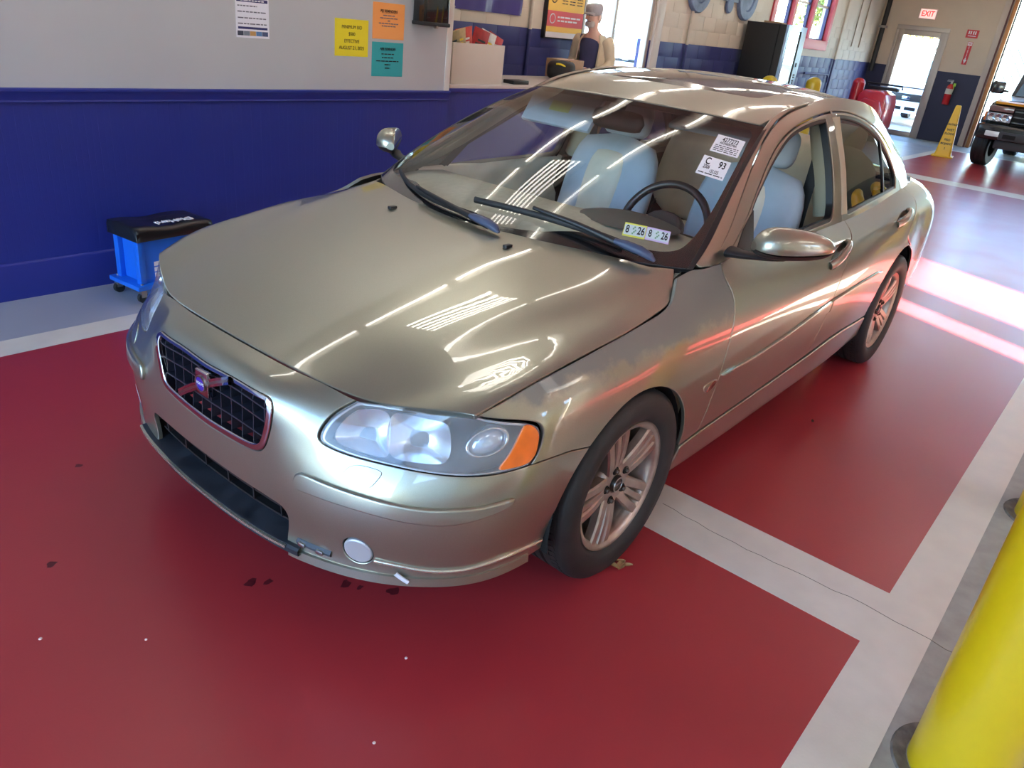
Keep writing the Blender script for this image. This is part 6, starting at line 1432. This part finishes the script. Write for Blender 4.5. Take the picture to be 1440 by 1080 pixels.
for s in (1, -1):
    hl_ = box('headlight', -.24, -.10, s * .66 - .20, s * .66 + .20, .80, .95, mat('truck_lamp', (150, 158, 170), .1, metal=.6, coat=1), tk, bevel=.02)
    for k in range(3): V, F = lathe_vf([(0, .0), (.045, .012), (.055, .03), (.06, .03)], 16, 'x'); raw('lamp_bowl', [(a - .10, b + s * .66 + (k - 1) * .11, c + .875) for a, b, c in V], F, REFLECTOR, hl_, smooth=True)
    box('upper_lamp', -.26, -.12, s * .66 - .20, s * .66 + .20, .965, 1.06, mat('truck_lamp_upper', (112, 84, 80), .15, coat=1), tk, bevel=.02)
    box('corner_lamp', -.42, -.16, s * .875 - .025, s * .875 + .025, .80, .95, AMBER, tk, bevel=.01)
    box('fog_lamp', .0, .03, s * .64 - .13, s * .64 + .13, .56, .65, LAMPC, tk, bevel=.015)
    box('fender_flare', -1.15, -.26, s * .90 - .05, s * .90 + .05, .74, .86, TG, tk, bevel=.03)
    box('door_mirror', -1.62, -1.48, s * 1.06 - .11, s * 1.06 + .11, 1.22, 1.44, TB, tk, bevel=.04); box('mirror_arm', -1.58, -1.52, s * .93 - .06, s * .93 + .06, 1.26, 1.30, TB, tk)
    for xx in (-.70, -3.9):
        wv = thing('wheel', None, None); wv.parent = tk; wv.location = (xx, s * .80, .37); wv.rotation_euler = (0, 0, (0 if s > 0 else PI) + (-.12 if xx > -1 else 0))
        lathe('tyre', [(.2, -.12), (.33, -.135), (.365, -.11), (.37, -.06), (.362, -.05), (.362, -.04), (.37, -.03), (.37, .03), (.362, .04), (.362, .05), (.37, .06), (.365, .11), (.33, .135), (.2, .12)], RUBBER, wv, 36, 'y'); lathe('rim', [(0, .09), (.08, .095), (.10, .06), (.19, .07), (.205, .12)], ALLOY, wv, 30, 'y')
# ------------------------------------------------------------------ the man by the glass door
SKIN = mat('skin', (228, 188, 168), .5); HAIR = mat('grey_hair', (196, 190, 184), .7); CAPM = mat('cap_grey', (172, 168, 172), .7, noise=.1, nscale=60); NAVYS = mat('shirt_navy', (70, 72, 108), .8, noise=.12, nscale=12); JACK = mat('jacket_tan', (222, 206, 176), .75, noise=.10, nscale=8); JEAN = mat('jeans', (70, 80, 110), .8, noise=.15, nscale=20)
def skin_mesh(name, verts, edges, radii, m, parent, root=0, sub=2):
    me = bpy.data.meshes.new(name); me.from_pydata(verts, edges, []); o = bpy.data.objects.new(name, me); COL.objects.link(o)
    md = o.modifiers.new('s', 'SKIN'); md.use_smooth_shade = True; md.branch_smoothing = .6
    for i, v in enumerate(me.skin_vertices[0].data): r = radii[i]; v.radius = (r, r) if not isinstance(r, tuple) else r; v.use_root = i == root
    s2 = o.modifiers.new('u', 'SUBSURF'); s2.levels = sub; s2.render_levels = sub
    dg = bpy.context.evaluated_depsgraph_get(); n = bpy.data.meshes.new_from_object(o.evaluated_get(dg)); bpy.data.objects.remove(o); n.name = name; n.materials.clear()
    for p_ in n.polygons: p_.use_smooth = True
    return link(name, n, m, parent)
pm = thing('person', 'man in grey cap and open tan jacket looking down at papers by the glass door', 'person', (-6.62, -4.02, 0), math.radians(8))
# local frame: x faces where he looks (towards +x), y to his left; body continuous from feet to crown
BV = [(0, 0, .96), (0, 0, 1.10), (.02, 0, 1.26), (.03, 0, 1.42), (.05, 0, 1.50), (.08, 0, 1.555), (.115, 0, 1.64), (.11, 0, 1.72),
      (0, .095, .90), (.02, .11, .50), (.0, .11, .10), (.13, .13, .04), (0, -.095, .90), (.02, -.11, .50), (.0, -.11, .10), (.13, -.13, .04),
      (.02, .17, 1.42), (-.02, .25, 1.16), (.20, .20, 1.08), (.27, .17, 1.09), (.02, -.17, 1.42), (-.03, -.26, 1.16), (.18, -.20, 1.06), (.25, -.17, 1.07)]
BE = [(0, 1), (1, 2), (2, 3), (3, 4), (4, 5), (5, 6), (6, 7), (0, 8), (8, 9), (9, 10), (10, 11), (0, 12), (12, 13), (13, 14), (14, 15), (3, 16), (16, 17), (17, 18), (18, 19), (3, 20), (20, 21), (21, 22), (22, 23)]
BR_ = [.145, .14, .15, .145, .07, .058, .088, .075, .095, .065, .045, .04, .095, .065, .045, .04, .068, .050, .036, .030, .068, .050, .036, .030]
body = skin_mesh('body', BV, BE, BR_, SKIN, pm)
# face: nose, eyes, ears, beard, hair
hc = Vector((.115, 0, 1.66))
raw('nose', [(.195, -.014, 1.648), (.195, .014, 1.648), (.222, 0, 1.640), (.196, 0, 1.690)], [(0, 1, 2), (0, 2, 3), (1, 3, 2), (0, 3, 1)], SKIN, pm, smooth=True)
for s in (1, -1):
    cushion('eye', Matrix.Translation((.183, s * .034, 1.682)), .008, .012, .008, mat('eye_white', (220, 216, 210), .3), pm, n=6, k=10); cushion('iris', Matrix.Translation((.189, s * .034, 1.680)), .004, .005, .005, INK, pm, n=6, k=10)
    cushion('ear', Matrix.Translation((.105, s * .086, 1.660)), .020, .010, .032, SKIN, pm, n=8, k=12)
    cushion('hair_side', Matrix.Translation((.075, s * .074, 1.675)), .040, .016, .045, HAIR, pm, n=8, k=12)
cushion('mouth', Matrix.Translation((.193, 0, 1.612)), .006, .024, .005, mat('lips', (166, 104, 96), .5), pm, n=6, k=10)
cushion('beard', Matrix.Translation((.165, 0, 1.585)), .034, .058, .040, HAIR, pm, n=8, k=16); cushion('hair_back', Matrix.Translation((.045, 0, 1.655)), .04, .075, .06, HAIR, pm, n=8, k=16)
cushion('cap', Matrix.Translation((.100, 0, 1.745)) @ Matrix.Rotation(.16, 4, 'Y'), .108, .094, .072, CAPM, pm, n=10, k=20)
A = [[(.175 + .085 * k * (1 - .25 * y * y), y * .075, 1.722 - .030 * k - .012 * y * y + dz) for k in (0, .5, 1)] for y in np.linspace(-1, 1, 9) for dz in (0,)]
cp = grid_part('cap_brim', A, CAPM, pm); md = cp.modifiers.new('t', 'SOLIDIFY'); md.thickness = .006
# clothes: shells a little larger than the body
shirt = skin_mesh('shirt', [(0, 0, .90), (0, 0, 1.05), (.02, 0, 1.26), (.03, 0, 1.42), (.045, 0, 1.485), (.02, .155, 1.43), (.02, -.155, 1.43)], [(0, 1), (1, 2), (2, 3), (3, 4), (3, 5), (3, 6)], [.160, .165, .168, .158, .080, .07, .07], NAVYS, pm)
for s in (1, -1):
    jk = skin_mesh('jacket_sleeve', [(.02, s * .15, 1.44), (.015, s * .20, 1.40), (-.02, s * .255, 1.16), (.10, s * .228, 1.11), (.175, s * .205, 1.08)], [(0, 1), (1, 2), (2, 3), (3, 4)], [.09, .088, .072, .062, .054], JACK, pm)
    # open jacket front: sheet wrapping from the back round to the chest
    A = []
    for z in np.linspace(.84, 1.475, 12):
        row = []; k = (z - .84) / .635; rr_ = .205 - .03 * k + (.02 if k < .3 else 0) - (.05 * max(0, k - .85) / .15)
        for a in np.linspace(PI, .62 + .25 * k, 14): row.append((.012 + rr_ * .92 * math.cos(a) + .004 * math.sin(z * 40 + a * 5), s * rr_ * math.sin(a) * 1.05, z))
        A.append(row)
    o_ = grid_part('jacket_side', A, JACK, pm); md = o_.modifiers.new('t', 'SOLIDIFY'); md.thickness = .012; md.offset = 0
    skin_mesh('trouser_leg', [(0, s * .06, .98), (0, s * .098, .88), (.02, s * .11, .50), (.0, s * .11, .09)], [(0, 1), (1, 2), (2, 3)], [.13, .118, .086, .078], JEAN, pm)
    box('shoe', -.09, .19, s * .11 - .05, s * .11 + .05, 0, .085, BLACK, pm, bevel=.03)
    # hand: palm, four fingers and a thumb closed on the papers
    px, py, pz = (.315, s * .155, 1.085)
    hv = [(.27, s * .17, 1.088), (px, py, pz)]; he = [(0, 1)]; hr_ = [.028, .034]
    for f, (dy, L_) in enumerate(((.028, .075), (.010, .085), (-.009, .080), (-.027, .065))):
        b = len(hv); hv += [(px + .03, py + dy, pz + .004), (px + .03 + L_ * .5, py + dy - s * .010, pz + .008), (px + .03 + L_ * .85, py + dy - s * .022, pz - .008)]; he += [(1, b), (b, b + 1), (b + 1, b + 2)]; hr_ += [.011, .0095, .008]
    b = len(hv); hv += [(px, py - s * .035, pz + .014), (px + .035, py - s * .052, pz + .026), (px + .065, py - s * .055, pz + .028)]; he += [(1, b), (b, b + 1), (b + 1, b + 2)]; hr_ += [.013, .011, .009]
    skin_mesh('hand', hv, he, hr_, SKIN, pm, root=1)
papers = tag(box('paper_sheets', -.14, .14, -.11, .11, 0, .008, mat('paper_blue_white', (206, 214, 230), .6), loc=(-6.19, -3.96, 1.112), rot=(0, -.12, .2)), 'pale sheets of paper held in the hands of the man', 'papers')
